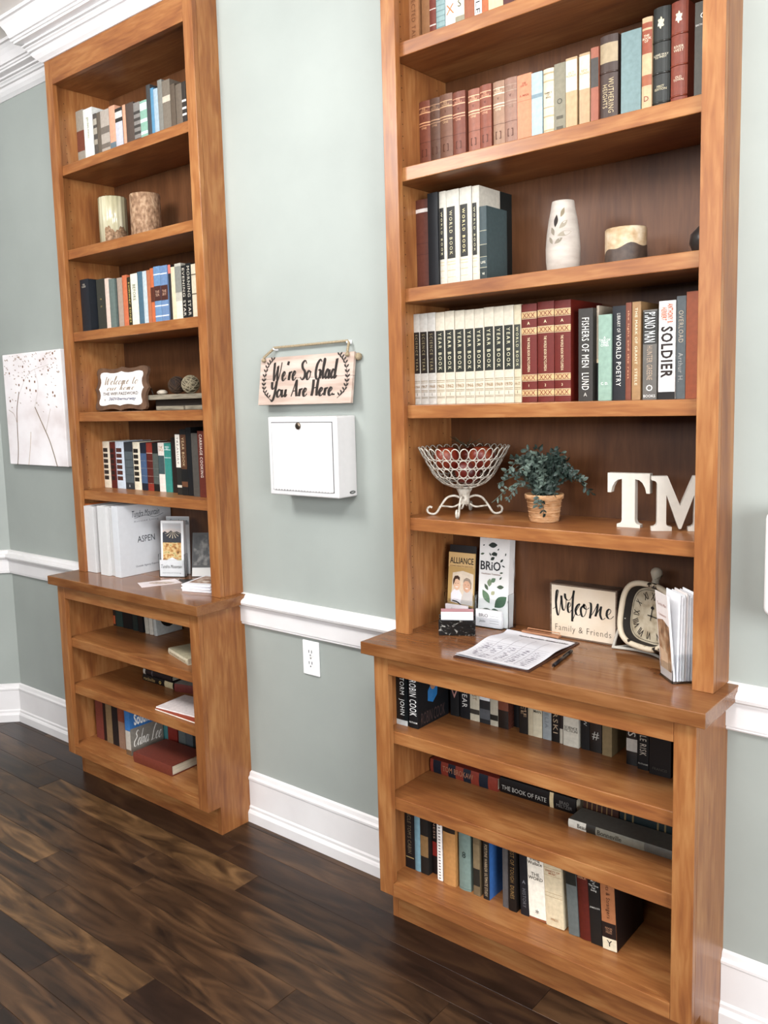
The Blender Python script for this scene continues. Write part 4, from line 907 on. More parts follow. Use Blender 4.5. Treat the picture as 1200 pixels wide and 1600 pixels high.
def spine_fn(w, rd):
    def f(q):
        t = (q.x - w / 2) / (w / 2)
        return Vector((q.x, q.y + rd * min(1.0, t * t), q.z))
    return f


def book(x0, x1, h, y, d, col, label, o, z, group):
    w = x1 - x0
    e = thing('book', (x0, y, z), label, 'book', group)
    rd = o.get('rd', 0.0008)
    t = min(0.0026, w * 0.22)
    gl = bool(o.get('gloss'))
    N = 8
    fn = spine_fn(w, rd)
    arc = [fn(Vector((w * i / N, 0, 0))) for i in range(N + 1)]
    poly = [(w, d), *[(a.x, a.y) for a in arc[::-1]], (0, d), (t, d), (t, rd + t), (w - t, rd + t), (w - t, d)]
    bm = bmesh.new()
    lo = [bm.verts.new((a, b, 0)) for a, b in poly]
    hi = [bm.verts.new((a, b, h)) for a, b in poly]
    k = len(poly)
    bm.faces.new(lo)
    bm.faces.new(hi)
    for i in range(k):
        bm.faces.new((lo[i], lo[(i + 1) % k], hi[(i + 1) % k], hi[i]))
    cv = from_bm('cover', bm, bookmat(col, gl), e)
    box('page_block', t, w - t, rd + t, d - 0.004, 0.004, h - 0.004, PAGE, e)

    bx0, bx1 = o.get('bx', (0.0, 1.0))
    tc_ = w * (bx0 + bx1) / 2
    tw_ = w * (bx1 - bx0)

    def spine_strip(name, f0, f1, c, lift=0.0004, gl_=gl):
        vs, fs = [], []
        for i in range(N + 1):
            a = fn(Vector((w * (bx0 + (bx1 - bx0) * i / N), 0, 0)))
            vs += [(a.x, a.y - lift, f0 * h), (a.x, a.y - lift, f1 * h)]
        for i in range(N):
            fs.append((2 * i, 2 * i + 2, 2 * i + 3, 2 * i + 1))
        return mk(name, vs, fs, bookmat(c, gl_), e)
    for b in o.get('b', ()):
        spine_strip('spine_band', b[0], b[1], b[2])
    for rb in o.get('rib', ()):
        pts = [fn(Vector((w * i / N, 0, rb * h))) for i in range(N + 1)]
        tube('spine_rib', pts, 0.0022, bookmat(col, True), e, 6)
    for s in o.get('t', ()):
        if s[0] == 'd':
            _, tx, f0, f1, c, wf = s
            fr = ((tc_, -0.0003, h * (f0 + f1) / 2), (0, 0, -1), (1, 0, 0), (0, -1, 0))
            lettering('title', tx, fr, h * (f1 - f0), tw_ * wf, bookmat(c), e, mode='stretch', fn=fn, space=o.get('sp', 1.15), offset=o.get('wt', 0.0))
        else:
            _, tx, fc, hf, c = s
            fr = ((tc_, -0.0003, h * fc), (1, 0, 0), (0, 0, 1), (0, -1, 0))
            lettering('title', tx, fr, tw_ * 0.86, h * hf, bookmat(c), e, fn=fn, offset=0.004)
    for fc, rr, c in o.get('em', ()):
        pts = []
        for i in range(18):
            an = math.pi / 2 + 2 * math.pi * i / 18
            q = rr * h * (1.0, 0.62, 0.85)[i % 3]
            pts.append(fn(Vector((tc_ + q * 0.62 * math.cos(an), -0.0008, fc * h + q * math.sin(an)))))
        mk('gilt_crest', pts, [tuple(range(18))], bookmat(c, True), e)
    sidefr = ((w, d / 2, h / 2), (0, 1, 0), (0, 0, 1), (1, 0, 0))
    if 'side' in o:
        mk('cover_front', [(w + 0.0004, rd + 0.001, 0), (w + 0.0004, d, 0), (w + 0.0004, d, h), (w + 0.0004, rd + 0.001, h)], [(0, 1, 2, 3)], bookmat(o['side']), e)
    if 'two' in o:
        mk('cover_panel', [(w + 0.0004, d * 0.62, 0), (w + 0.0004, d, 0), (w + 0.0004, d, h), (w + 0.0004, d * 0.62, h)], [(0, 1, 2, 3)], bookmat(o['two']), e)
    if 'cov' in o:
        fr = ((w, 0.075, h * 0.16), (0, 1, 0), (0, 0, 1), (1, 0, 0))
        lettering('cover_title', 'ROBIN COOK', fr, 0.12, 0.036, bookmat('4A3A38'), e, mode='stretch', shear=0.15)
        fr = ((w, 0.075, h * 0.60), (0, 1, 0), (0, 0, 1), (1, 0, 0))
        patch('cover_picture', [(-.025, -.02), (.0, -.03), (.022, -.012), (.026, .025), (-.004, .03), (-.024, .01)], fr, bookmat('2E78B8', True), e)
        patch('cover_picture', ell(.002, .03, .016, .022, 14), fr, bookmat('B88A70'), e, 0.0008)
        patch('cover_picture', ell(-.004, .042, .018, .016, 14), fr, bookmat('2A2424'), e, 0.0012)
    if 'oval' in o:
        patch('cover_oval', ell(0, -0.005, .045, .05, 20), sidefr, bookmat('22201F'), e)
    if 'jacket' in o:
        fr = ((w, d / 2, 0), (0, 1, 0), (0, 0, 1), (1, 0, 0))
        patch('jacket_panel', [(-d / 2, h * .60), (d / 2, h * .60), (d / 2, h), (-d / 2, h)], fr, bookmat('3A74B4'), e)
        patch('jacket_panel', [(-d / 2, h * .0), (d / 2, h * .0), (d / 2, h * .60), (-d / 2, h * .60)], fr, bookmat('8C867C'), e)
        lettering('cover_title', 'Southerners', ((w, d * .56, h * .78), (0, 1, 0), (0, 0, 1), (1, 0, 0)), d * .86, h * .26, bookmat('F0F0EC'), e, mode='stretch', offset=0.03)
        script('cover_title', 'Edna Lee', ((w, d * .52, h * .36), (0, 1, 0), (0, 0, 1), (1, 0, 0)), d * .86, h * .36, bookmat('F2EEE6'), e, 0.02, 0.07, 0.3)
    if o.get('lean'):
        e.rotation_euler = (0, math.radians(o['lean']), 0)
    return e


for key, z, group, items in ROWS:
    for x0, x1, h, y, d, col, label, o in items:
        book(x0, x1, h, y, d, col, label, o, z + 0.0003, group)


def flat_book(name, loc, rz, L, D, T, col, label, group, bands=(), titles=(), page_col=None, gloss=False, top=None):
    """book lying on its side; spine along local x facing -y"""
    e = thing(name, loc, label, 'book', group, rz)
    t = min(0.003, T * .2)
    m_ = bookmat(col, gloss)
    R = 0.003
    N = 6
    arc = [(R * (2 * i / N - 1) ** 2, T * i / N) for i in range(N + 1)]
    poly = [*arc, (D, T), (D, T - t), (R + t, T - t), (R + t, t), (D, t), (D, 0)]
    bm = bmesh.new()
    lo = [bm.verts.new((0, a, b)) for a, b in poly]
    hi = [bm.verts.new((L, a, b)) for a, b in poly]
    k = len(poly)
    bm.faces.new(lo)
    bm.faces.new(hi)
    for i in range(k):
        bm.faces.new((lo[i], lo[(i + 1) % k], hi[(i + 1) % k], hi[i]))
    from_bm('cover', bm, m_, e)
    box('page_block', 0.004, L - 0.004, R + t, D - 0.004, t, T - t, PAGE, e)
    for f0, f1, c in bands:
        vs, fs = [], []
        for a, b in arc:
            vs += [(f0 * L, a - 0.0004, b), (f1 * L, a - 0.0004, b)]
        for i in range(N):
            fs.append((2 * i, 2 * i + 1, 2 * i + 3, 2 * i + 2))
        mk('spine_band', vs, fs, bookmat(c), e)
    for tx, f0, f1, hf, c, vc in titles:
        lettering('title', tx, ((L * (f0 + f1) / 2, -0.0006, T * vc), (1, 0, 0), (0, 0, 1), (0, -1, 0)), L * (f1 - f0), T * hf, bookmat(c), e, mode='stretch', offset=0.004)
    if top:
        patch('cover_front', [(0.001, 0.001), (L - 0.001, 0.001), (L - 0.001, D - 0.001), (0.001, D - 0.001)], ((0, 0, T), (1, 0, 0), (0, 1, 0), (0, 0, 1)), bookmat(top), e)
    return e


z2 = 0.4004
G2 = 'books lying in the cabinets'
flat_book('book', (0.0285, 0.010, z2), 0, 0.236, 0.15, 0.041, '8E3A2C', 'red and navy striped hardback lying flat in the near cabinet', G2,
          [(.05, .17, '1A2230'), (.28, .39, '1A2230'), (.51, .62, '1A2230'), (.74, .87, '1A2230')], [('TOM BROKAW', .20, .66, .42, 'B07A60', .55)])
flat_book('book', (0.268, 0.019, z2), 0, 0.236, 0.145, 0.044, '120F10', 'black hardback titled Book of Fate lying in the near cabinet', G2,
          [(.67, .72, 'D8C49A')], [('THE BOOK OF FATE', .03, .63, .30, 'B8B4AC', .40), ('BRAD\nMELTZER', .76, .96, .45, '7A7672', .45)])
flat_book('book', (0.517, -0.050, z2), 0, 0.292, 0.08, 0.023, '6A665E', 'slim grey book with white label lying before the others, near cabinet', G2,
          [(0, .17, 'D8D4C8'), (.17, .26, '2E2A24'), (.26, .70, '8A8678')], [('Beau', .09, .17, .5, '2A2620', .5), ('Bonneville', .28, .50, .55, '3A362E', .5)])
flat_book('book', (0.516, 0.040, z2), 0, 0.100, 0.12, 0.045, '43241A', 'dark brown gilt ribbed book lying at the near cabinet back', G2,
          [(.1 + .14 * i, .13 + .14 * i, '8A6A44') for i in range(6)])
flat_book('book', (0.620, 0.040, z2), 0, 0.235, 0.12, 0.047, '1E2C2E', 'dark teal gilt ribbed book lying at the near cabinet back', G2,
          [(.05, .07, '8A7650'), (.14, .16, '8A7650'), (.42, .44, '8A7650'), (.5, .52, '8A7650'), (.86, .88, '8A7650')])
# far cabinet
flat_book('book', (-1.108, -0.098, 0.5984), -0.28, 0.185, 0.13, 0.024, 'D8CDB2', 'cream paperback lying at the end of the far cabinet shelf', G2, (), [('the long road', .1, .9, .35, 'A8926A', .5)], top='CFC3A2')
flat_book('book', (-1.440, 0.012, z2), 0, 0.205, 0.13, 0.026, '1E1A16', 'black book with cream spine label lying in the far cabinet', G2,
          [(.72, .98, 'D2C29A')], [('rockville', .05, .42, .55, 'B89A6A', .5), ('o', .55, .62, .5, 'D8B868', .5)])
flat_book('book', (-1.440, 0.016, z2 + 0.0264), 0, 0.19, 0.12, 0.022, '2A2224', 'dark book lying on the black one in the far cabinet', G2, [(0, .08, 'C8C0B4'), (.3, .34, '6A6468')])
flat_book('book', (-1.213, 0.000, z2), 0.25, 0.17, 0.11, 0.034, '7E3A34', 'red spined book with grey cover lying in the far cabinet', G2, [], (), top='B0ACA4')
flat_book('magazine', (-1.104, -0.176, z2), 0.0, 0.235, 0.16, 0.006, 'C8643C', 'orange magazine at the bottom of the far cabinet pile', 'magazines in the far cabinet', [(0, 1, 'E8D8C8')], (), top='A8482C')
flat_book('magazine', (-1.106, -0.170, z2 + 0.0064), 0.10, 0.22, 0.15, 0.006, 'EDE4DE', 'white and red magazine on top of the far cabinet pile', 'magazines in the far cabinet', [], (), top='E4D8D4')
flat_book('book', (-1.005, -0.008, z2), 0.0, 0.16, 0.10, 0.03, '5E1E1A', 'dark maroon book behind the magazines in the far cabinet', G2, (), [('R', .6, .75, .5, 'C8B0A0', .5)])
flat_book('book', (-1.283, -0.164, 0.1454), 0.03, 0.232, 0.165, 0.041, '7A3A2C', 'large brick red hardback lying flat on the far cabinet floor', G2)

# ------------------------------------------------------------------ wall things
INK = mat('2A211B', 0.6, 0)
# hanging wooden sign; its foot stands a little off the wall
sx0, sx1, sz0, sz1 = -0.612, -0.203, 1.531, 1.686
SG = thing('hanging_sign', (0, 0, 0), 'whitewashed wooden sign with brown brush lettering hung by twine', 'sign')
tilt = math.atan2(0.024, sz1 - sz0)
sv = Vector((0, math.sin(tilt), math.cos(tilt)))
sn = Vector((0, -math.cos(tilt), math.sin(tilt)))
so = Vector((sx0, -0.042, sz0))
sw, sh = sx1 - sx0, (sz1 - sz0) / math.cos(tilt)
SGF = (so, (1, 0, 0), sv, sn)
SWD = noise_mat('whitewashed_pine', ['B59C8C', 'C8B2A4', 'D4C0B4'], (5, 60, 40), 0.6)
for a, b in ((0, 0.535), (0.542, 1.0)):
    prism('board', [(0, sh * a), (sw, sh * a), (sw, sh * b), (0, sh * b)], SGF, 0.010, SWD, SG)
prism('backing', [(0.01, 0.01), (sw - 0.01, 0.01), (sw - 0.01, sh - 0.01), (0.01, sh - 0.01)], (so - sn * 0.0102, (1, 0, 0), sv, sn), 0.004, mat('7A5A44', 0.7), SG)


def sgf(fx, fz):
    return (so + Vector((1, 0, 0)) * sw * fx + sv * sh * fz, (1, 0, 0), sv, sn)


script('lettering', "We're So Glad", sgf(.50, .70), sw * .70, sh * .44, INK, SG, .06, .15, .07, .035)
script('lettering', 'You Are Here.', sgf(.485, .285), sw * .70, sh * .46, INK, SG, .06, .15, .07, .035)
for sgn, cx_ in ((1, .04), (-1, .96)):
    st = [(cx_ + sgn * .10, .10), (cx_ + sgn * .03, .25), (cx_ + sgn * .01, .50), (cx_ + sgn * .04, .78), (cx_ + sgn * .10, .94)]
    v, f = ribbon_geo([(a * sw, b * sh) for a, b in st], .0022, .0022, False)
    mk('laurel_stem', [so + Vector((1, 0, 0)) * q.x + sv * q.y + sn * .0005 for q in v], f, INK, SG)
    C = catmull([(a * sw, b * sh, 0) for a, b in st], 3)
    for i, q in enumerate(C[1:]):
        for s2 in (-1, 1):
            a = math.pi / 2 + s2 * 0.75
            patch('laurel_leaf', leaf2(q.x + .0075 * math.cos(a), q.y + .0075 * math.sin(a), .015, .0032, a), SGF, INK, SG, .0006)
TW = noise_mat('jute_twine', ['8A7A5E', 'B8A688'], (300, 300, 300), 0.9)
h1, h2 = Vector((-0.553, -0.014, 1.714)), Vector((-0.232, -0.014, 1.716))
k1, k2 = so + Vector((sw * .045, 0, 0)) + sv * sh * .94 + sn * .002, so + Vector((sw * .945, 0, 0)) + sv * sh * .94 + sn * .002
tube('twine', [k1 + sn * .003, k1 + sn * .004 + sv * .01, h1 + Vector((-.004, 0, 0)), h1 + Vector((0, 0, .004)), (h1 + h2) / 2 + Vector((0, 0, .0035)), h2 + Vector((0, 0, .004)), h2 + Vector((.005, 0, -.002)), k2 + sn * .004 + sv * .01, k2 + sn * .003], .0042, TW, SG, 8)
for q in (k1, k2):
    kb = lathe('twine_knot', [(0.001, -.006), (.006, -.004), (.0075, 0), (.006, .004), (.001, .006)], TW, SG, 10, q + sn * .004)
lathe('twine_knot', [(0.001, -.012), (.009, -.008), (.011, 0), (.009, .008), (.001, .012)], TW, SG, 10, so + Vector((sw + .008, .012, 0)) + sv * sh * .90)
for q in (h1, h2):
    nl = thing('wall_hook', (q.x, 0, q.z), 'small white wall hook holding the %s end of the twine' % ('lower' if q is h1 else 'upper'), 'hook', 'hooks of the hanging sign')
    tube('hook_pin', [(0, 0, -.002), (0, -.016, -.002), (0, -.018, .003)], .0028, WHITEP, nl, 8)
    lathe('hook_plate', [(.007, -.006), (.007, .006)], WHITEP, nl, 12, (0, -.003, 0))

# white steel drop box
MBW = mat('D9D7D6', 0.35, 0.02)
mx0, mx1, mz0, mz1, md = -0.520, -0.221, 1.240, 1.492, 0.090
MB = thing('drop_box', (mx0, 0, mz0), 'white steel locking drop box fixed to the wall below the sign', 'drop box')
mw, mh = mx1 - mx0, mz1 - mz0
bm = bmesh.new()
bmesh.ops.create_cube(bm, size=1)
for v in bm.verts:
    v.co = Vector((mw / 2 + v.co.x * mw, -md / 2 - .0003 + v.co.y * md, mh / 2 + v.co.z * mh))
bmesh.ops.bevel(bm, geom=list(bm.edges), offset=.005, segments=3, affect='EDGES', profile=.5)
from_bm('body', bm, MBW, MB)
gy = -md - .0006
patch('door_gap', [(.0165, .0165), (mw - .0165, .0165), (mw - .0165, mh - .0165), (.0165, mh - .0165)], ((0, -md - .0003, 0), (1, 0, 0), (0, 0, 1), (0, -1, 0)), mat('3A3836', .8, 0), MB, .0003)
dr = box('door', .0188, mw - .0188, -md - .0028, -md - .0004, .0195, mh - .0188, MBW, MB, .0008)
lk = lathe('lock', [(.001, -.001), (.009, -.001), (.011, 0), (.011, .003), (.0085, .005), (.001, .005)], mat('8A7A6A', .25, 0, metal=.9), dr, 18)
lk.location = (mw * .47, -md - .003, mh * .885)
lk.rotation_euler = (math.pi / 2, 0, 0)
box('keyhole', mw * .468, mw * .474, -md - .0084, -md - .0081, mh * .865, mh * .905, mat('1A1614', .6, 0), dr)
tube('hinge_rod', [(.019, -md - .002, .0185), (mw - .019, -md - .002, .0185)], .0017, mat('B8B4B0', .3, 0, metal=.6), MB, 8)
for i in range(20):
    x = .022 + (mw - .046) * i / 20
    box('hinge_knuckle', x, x + .007, -md - .0042, -md - .0012, .0165, .0202, MBW, MB, .0006, 1)
bd = mk('badge', [(mw + .0004, -md * .28 + .014 * math.cos(a), .014 + .0052 * math.sin(a)) for a in [2 * math.pi * i / 20 for i in range(20)]], [tuple(range(20))], mat('6A6A68', .3, 0, metal=.8), MB)
lettering('badge_letters', 'SAFE', ((mw + .0006, -md * .28, .014), (0, 1, 0), (0, 0, 1), (1, 0, 0)), .018, .005, mat('E8E8E6', .4, 0), MB)

# outlet
OL = thing('wall_outlet', (-0.4455, 0, 0.677), 'white duplex outlet plate under the chair rail', 'outlet')
bm = bmesh.new()
bmesh.ops.create_cube(bm, size=1)
for v in bm.verts:
    v.co = Vector((v.co.x * .075, -.0032 + v.co.y * .006, v.co.z * .119))
bmesh.ops.bevel(bm, geom=list(bm.edges), offset=.0024, segments=2, affect='EDGES', profile=.5)
from_bm('plate', bm, WHITEP, OL)
DKP = mat('2A2826', .7, 0)
for s in (-1, 1):
    zc = .0195 * s
    rc = prism('receptacle', [(a, b) for a, b in rrect(.034, .028, .012)], ((0, -.0078, zc), (1, 0, 0), (0, 0, 1), (0, -1, 0)), .0018, WHITEP, OL)
    for a in (-.0065, .0065):
        box('slot', a - .0012, a + .0012, -.0084, -.0079, zc - .001, zc + .0085, DKP, rc)
    patch('ground_hole', ell(0, -.0085, .0026, .0026, 10), ((0, -.0079, zc), (1, 0, 0), (0, 0, 1), (0, -1, 0)), DKP, rc, .0003)
lathe('screw', [(.001, 0), (.0034, 0), (.0034, .0012), (.001, .0016)], mat('B8B4AC', .4, 0, metal=.5), OL, 10).rotation_euler = (math.pi / 2, 0, 0)
OL.children[-1].location = (0, -.0062, 0)

# canvas by the far case
CV = thing('canvas_painting', (-2.325, 0, 1.286), 'white canvas painting of bare trees with copper blossoms', 'painting')
cw, ch_ = 0.496, 0.504
CANV = noise_mat('painted_canvas', ['E3D8D6', 'EFE8E8', 'F4F0F0'], (5, 5, 7), .8, rnd=False)
box('canvas', 0, cw, -.032, -.0004, 0, ch_, CANV, CV, .003)
cf = ((0, -.032, 0), (1, 0, 0), (0, 0, 1), (0, -1, 0))
rnd = random.Random(3)


def stroke(name, pts, w, c):
    v, f = ribbon_geo([(a * cw, b * ch_) for a, b in pts], w, w, False)
    mk(name, [(q.x, -.0324, q.y) for q in v], f, mat(c, .7, .15), CV)


stroke('painted_trunk', [(.14, .0), (.17, .14), (.185, .36), (.20, .5), (.26, .66)], .006, '7A5E3E')
stroke('painted_trunk', [(.83, .0), (.78, .12), (.72, .24), (.62, .38), (.52, .52)], .006, '8A7250')
stroke('painted_branch', [(.185, .38), (.14, .46), (.05, .50)], .003, 'B8A898')
stroke('painted_branch', [(.34, .0), (.39, .16), (.42, .3)], .005, 'D8C6B4')
stroke('painted_branch', [(.68, .3), (.74, .42), (.78, .5)], .003, 'C8B8A8')
stroke('painted_branch', [(.26, .64), (.46, .82), (.8, .88)], .002, 'D4C8C0')
stroke('painted_branch', [(.52, .52), (.60, .7), (.56, .85)], .003, 'DAD0CA')
dv, df = [], []
ev, ef = [], []
for i in range(120):
    top = rnd.random()
    x = rnd.uniform(.02, .97)
    z = 1 - .22 * top ** 1.5 if i < 80 else rnd.uniform(.48, .92)
    r = rnd.uniform(.0018, .0042)
    tgt = (dv, df)
    o = len(dv)
    dv += [(x * cw + a, -.0325, z * ch_ * .985 + b) for a, b in ell(0, 0, r * 1.8, r * .7, 8, rnd.uniform(-1, .4))]
    df.append(tuple(range(o, o + 8)))
for x, z in ((.40, .69), (.46, .75), (.36, .76), (.55, .74), (.56, .66), (.46, .67), (.87, .61), (.84, .64), (.72, .93), (.66, .92), (.36, .88), (.11, .83), (.27, .72), (.09, .58), (.88, .97), (.79, .83)):
    o = len(ev)
    ev += [(x * cw + a, -.0327, z * ch_ + b) for a, b in ell(0, 0, .0055, .006, 9)]
    ef.append(tuple(range(o, o + 9)))
mk('painted_twigs', dv, df, mat('B49C88', .7, .1), CV)['kind'] = 'stuff'
mk('painted_blossoms', ev, ef, mat('84562C', .6, .2), CV)['kind'] = 'stuff'

# wall dispenser at the frame's edge
DS = thing('wall_dispenser', (0.988, 0, 1.04), 'white wall mounted dispenser beside the near bookcase', 'dispenser')
bm = bmesh.new()
bmesh.ops.create_cube(bm, size=1)
for v in bm.verts:
    v.co = Vector((.065 + v.co.x * .12, -.05 + v.co.y * .099, .125 + v.co.z * .23))
bmesh.ops.bevel(bm, geom=list(bm.edges), offset=.018, segments=4, affect='EDGES', profile=.5)
from_bm('housing', bm, WHITEP, DS, True)
box('drip_tray', .02, .11, -.085, -.02, -.008, .012, mat('D8D4D2', .4, 0), DS, .004)
box('sight_glass', .045, .085, -.1, -.0985, .09, .19, mat('7A8488', .2, 0), DS, .0004)

# ------------------------------------------------------------------ near case, decorative shelf (z 1.842)
VS = thing('ceramic_vase', (0.462, 0.035, 1.8424), 'white ceramic vase with leaf shaped cut-outs', 'vase')
CER = noise_mat('matt_white_ceramic', ['B4A99E', 'C6BCB1'], (20, 20, 60), .55)
prof = [(.001, 0), (.036, 0), (.0405, .01), (.043, .035), (.0435, .065), (.041, .1), (.036, .135), (.031, .16), (.0285, .178), (.0275, .182), (.0255, .182), (.0265, .175), (.03, .15)]
lathe('body', prof, CER, VS, 48)


def vase_r(z):
    pr = prof[1:10]
    for (r0, z0), (r1, z1) in zip(pr, pr[1:]):
        if z0 <= z <= z1:
            return r0 + (r1 - r0) * (z - z0) / (z1 - z0)
    return .03


for az, z, l, w, rot, c in ((-.05, .150, .026, .0055, 1.15, '8E8068'), (-.62, .130, .032, .006, 1.5, '2E2622'), (.02, .120, .03, .006, .75, 'A09684'), (.10, .097, .036, .0065, .25, 'A09684'),
                            (-.85, .105, .024, .005, 2.0, '8E8474'), (-.98, .083, .022, .0045, 2.1, '8E8474'), (-.35, .080, .024, .005, .6, '8E8474')):
    base = math.radians(-63) + az * .8
    vs = []
    for a, b in leaf2(0, 0, l, w, rot):
        zz = z + b
        an = base + a / .04
        r = vase_r(zz) + .0005
        vs.append((r * math.cos(an), r * math.sin(an), zz))
    mk('leaf_opening', vs, [tuple(range(len(vs)))], mat(c, .8, .1), VS)

CN = thing('pillar_candle', (0.628, 0.035, 1.8424), 'squat brown and cream marbled pillar candle beside the vase', 'candle', 'pillar candles')
lathe('wax', [(.001, 0), (.0475, 0), (.049, .002), (.049, .046), (.049, .088), (.047, .0905), (.042, .088), (.001, .086)], noise_mat('marbled_wax', ['A5845A', 'C4A884', 'D8C8AE'], (30, 30, 40), .4), CN, 40)
vs, fs = [], []
for i in range(41):
    a = 2 * math.pi * i / 40
    t = .036 + .012 * math.sin(a * 1.0 + 2.2) + .004 * math.sin(a * 5)
    for z in (.001, t):
        vs.append((.0494 * math.cos(a), .0494 * math.sin(a), z))
for i in range(40):
    fs.append((2 * i, 2 * i + 2, 2 * i + 3, 2 * i + 1))
mk('dark_wax_layer', vs, fs, noise_mat('brown_wax', ['40322A', '5C4A3E'], (60, 60, 60), .5), CN, True)
tube('wick', [(0, 0, .084), (.001, 0, .096)], .0012, INK, CN, 6)

BV = thing('bud_vase', (0.822, 0.06, 1.8424), 'dark glazed round bud vase half behind the stile', 'vase')
lathe('body', [(.001, 0), (.02, 0), (.038, .012), (.048, .035), (.046, .055), (.03, .072), (.014, .08), (.012, .092), (.016, .1), (.012, .1), (.01, .085)], mat('34302E', .3, .1), BV, 32)
lathe('rim', [(.0158, .099), (.0172, .1005), (.0158, .102)], mat('4A4440', .3, 0), BV, 24, close=False)

# ------------------------------------------------------------------ near case, z 1.200
BS = thing('wire_basket', (0.152, 0.034, 1.2004), 'cream wire fruit bowl of woven rings on scrolled feet', 'fruit bowl')
IRON = noise_mat('distressed_cream_iron', ['8E8474', 'C6BEB0', 'DAD4C8'], (70, 70, 70), .6)
BP = [(.030, .081), (.061, .093), (.084, .114), (.099, .140), (.112, .165), (.130, .198)]   # radius, height of the hoops


def hoop(r, z, rr, n=44):
    return tube('hoop', [(r * math.cos(2 * math.pi * i / n), r * math.sin(2 * math.pi * i / n), z) for i in range(n)], rr, IRON, BS, 5, True)


for r, z in BP[:-1]:
    hoop(r, z, .0014)
for k in range(5):
    NR = (14, 20, 25, 28, 32)[k]
    (r0, z0), (r1, z1) = BP[k], BP[k + 1]
    rm, zm = (r0 + r1) / 2, (z0 + z1) / 2
    sl = math.hypot(r1 - r0, z1 - z0)
    ra, rb = math.pi * rm / NR * .98, sl / 2 * .98
    tdir = Vector(((r1 - r0) / sl, 0, (z1 - z0) / sl))
    pts = [Vector((0, 1, 0)) * ra * math.cos(2 * math.pi * i / 14) + tdir * rb * math.sin(2 * math.pi * i / 14) for i in range(14)]
    vs, fs = tube_geo(pts, .00165, 4, True)
    me = bpy.data.meshes.new('wire_ring')
    me.from_pydata([tuple(v) for v in vs], [], fs)
    for f in me.polygons:
        f.use_smooth = True
    me.materials.append(IRON)
    for i in range(NR):
        a = 2 * math.pi * (i + .5 * (k % 2)) / NR
        o = bpy.data.objects.new('wire_ring', me)
        COL.objects.link(o)
        o.parent = BS
        o.location = (rm * math.cos(a), rm * math.sin(a), zm)
        o.rotation_euler = (0, 0, a)
lathe('bowl_base', [(.001, .0785), (.026, .079), (.031, .081), (.029, .0835), (.001, .082)], IRON, BS, 32)
lathe('pedestal', [(.001, .03), (.016, .032), (.014, .045), (.016, .062), (.020, .070), (.024, .078), (.001, .0783)], IRON, BS, 20)
VW = math.atan2(-2.09, 1.38)
for a in (VW - math.pi / 2, VW - .22, VW + math.pi / 2, VW + math.pi - .2):
    c, s = math.cos(a), math.sin(a)
    leg = [(.012, .05), (.03, .056), (.05, .05), (.066, .03), (.08, .008), (.092, .0036), (.104, .008), (.107, .018), (.1, .025), (.093, .022)]
    P_ = catmull([(r * c, r * s, z) for r, z in leg], 5)
    tube('scroll_foot', P_, .0034, IRON, BS, 7)
    br = [(.012, .034), (.03, .024), (.05, .025), (.068, .027)]
    tube('foot_brace', catmull([(r * c, r * s, z) for r, z in br], 4), .0028, IRON, BS, 6)

AP = noise_mat('apple_skin', ['4A130D', '742216', '8E4226'], (18, 18, 8), .4)
aprof = [(.001, .006), (.012, .001), (.026, .008), (.036, .028), (.037, .045), (.031, .06), (.018, .068), (.006, .063), (.001, .058)]
for i, (x, y, z, lab) in enumerate(((-.038, -.030, .128, 'red apple in the wire bowl, nearest the case side'), (.052, .012, .130, 'russet red apple in the wire bowl, nearest the plant'),
                                    (-.012, .060, .122, 'dark red apple at the back of the wire bowl'), (.012, .0, .090, 'lowest red apple in the wire bowl'))):
    ap = thing('apple', (0.152 + x, 0.034 + y, 1.2004 + z), lab, 'apple', 'apples in the wire bowl', i * 1.3)
    lathe('flesh', aprof, AP, ap, 20)
    tube('stem', [(0, 0, .06), (.002, 0, .068), (.006, .001, .078)], .0013, mat('3A2416', .8, 0), ap, 5)
tv = thing('dried_twig', (0.152, 0.05, 1.36), 'dark dried grass twig lying on top of the fruit bowl', 'twig')
for i in range(14):
    a = random.uniform(0, 6.28)
    l = random.uniform(.03, .06)
    tube('twig_strand', [(0, 0, .035), (l * .5 * math.cos(a), l * .35 * math.sin(a), .05), (l * math.cos(a), l * .6 * math.sin(a), .05 + random.uniform(-.012, .018))], .0007, mat('4A4028', .8, .2), tv, 4)

# potted plant
PT = thing('potted_plant', (0.408, 0.030, 1.2004), 'dusty green trailing plant in a small tan ribbed pot', 'plant')
TERR = noise_mat('tan_pot', ['B07E52', 'C6966A', 'D2A880'], (60, 60, 160), .6, bump=.2)
lathe('pot', [(.001, 0), (.037, 0), (.039, .004), (.046, .060), (.0505, .062), (.052, .072), (.0505, .075), (.046, .074), (.044, .064), (.001, .062)], TERR, PT, 36)
for z in (.015, .028, .041, .054):
    r = .039 + (.046 - .039) * (z - .004) / .056
    tube('pot_ridge', [((r + .0002) * math.cos(2 * math.pi * i / 32), (r + .0002) * math.sin(2 * math.pi * i / 32), z) for i in range(32)], .0011, TERR, PT, 5, True)
LEAF = [mat('47564E', .5, .25, 200), mat('2E3D36', .5, .25, 200), mat('67776C', .5, .2, 200)]
rn = random.Random(11)


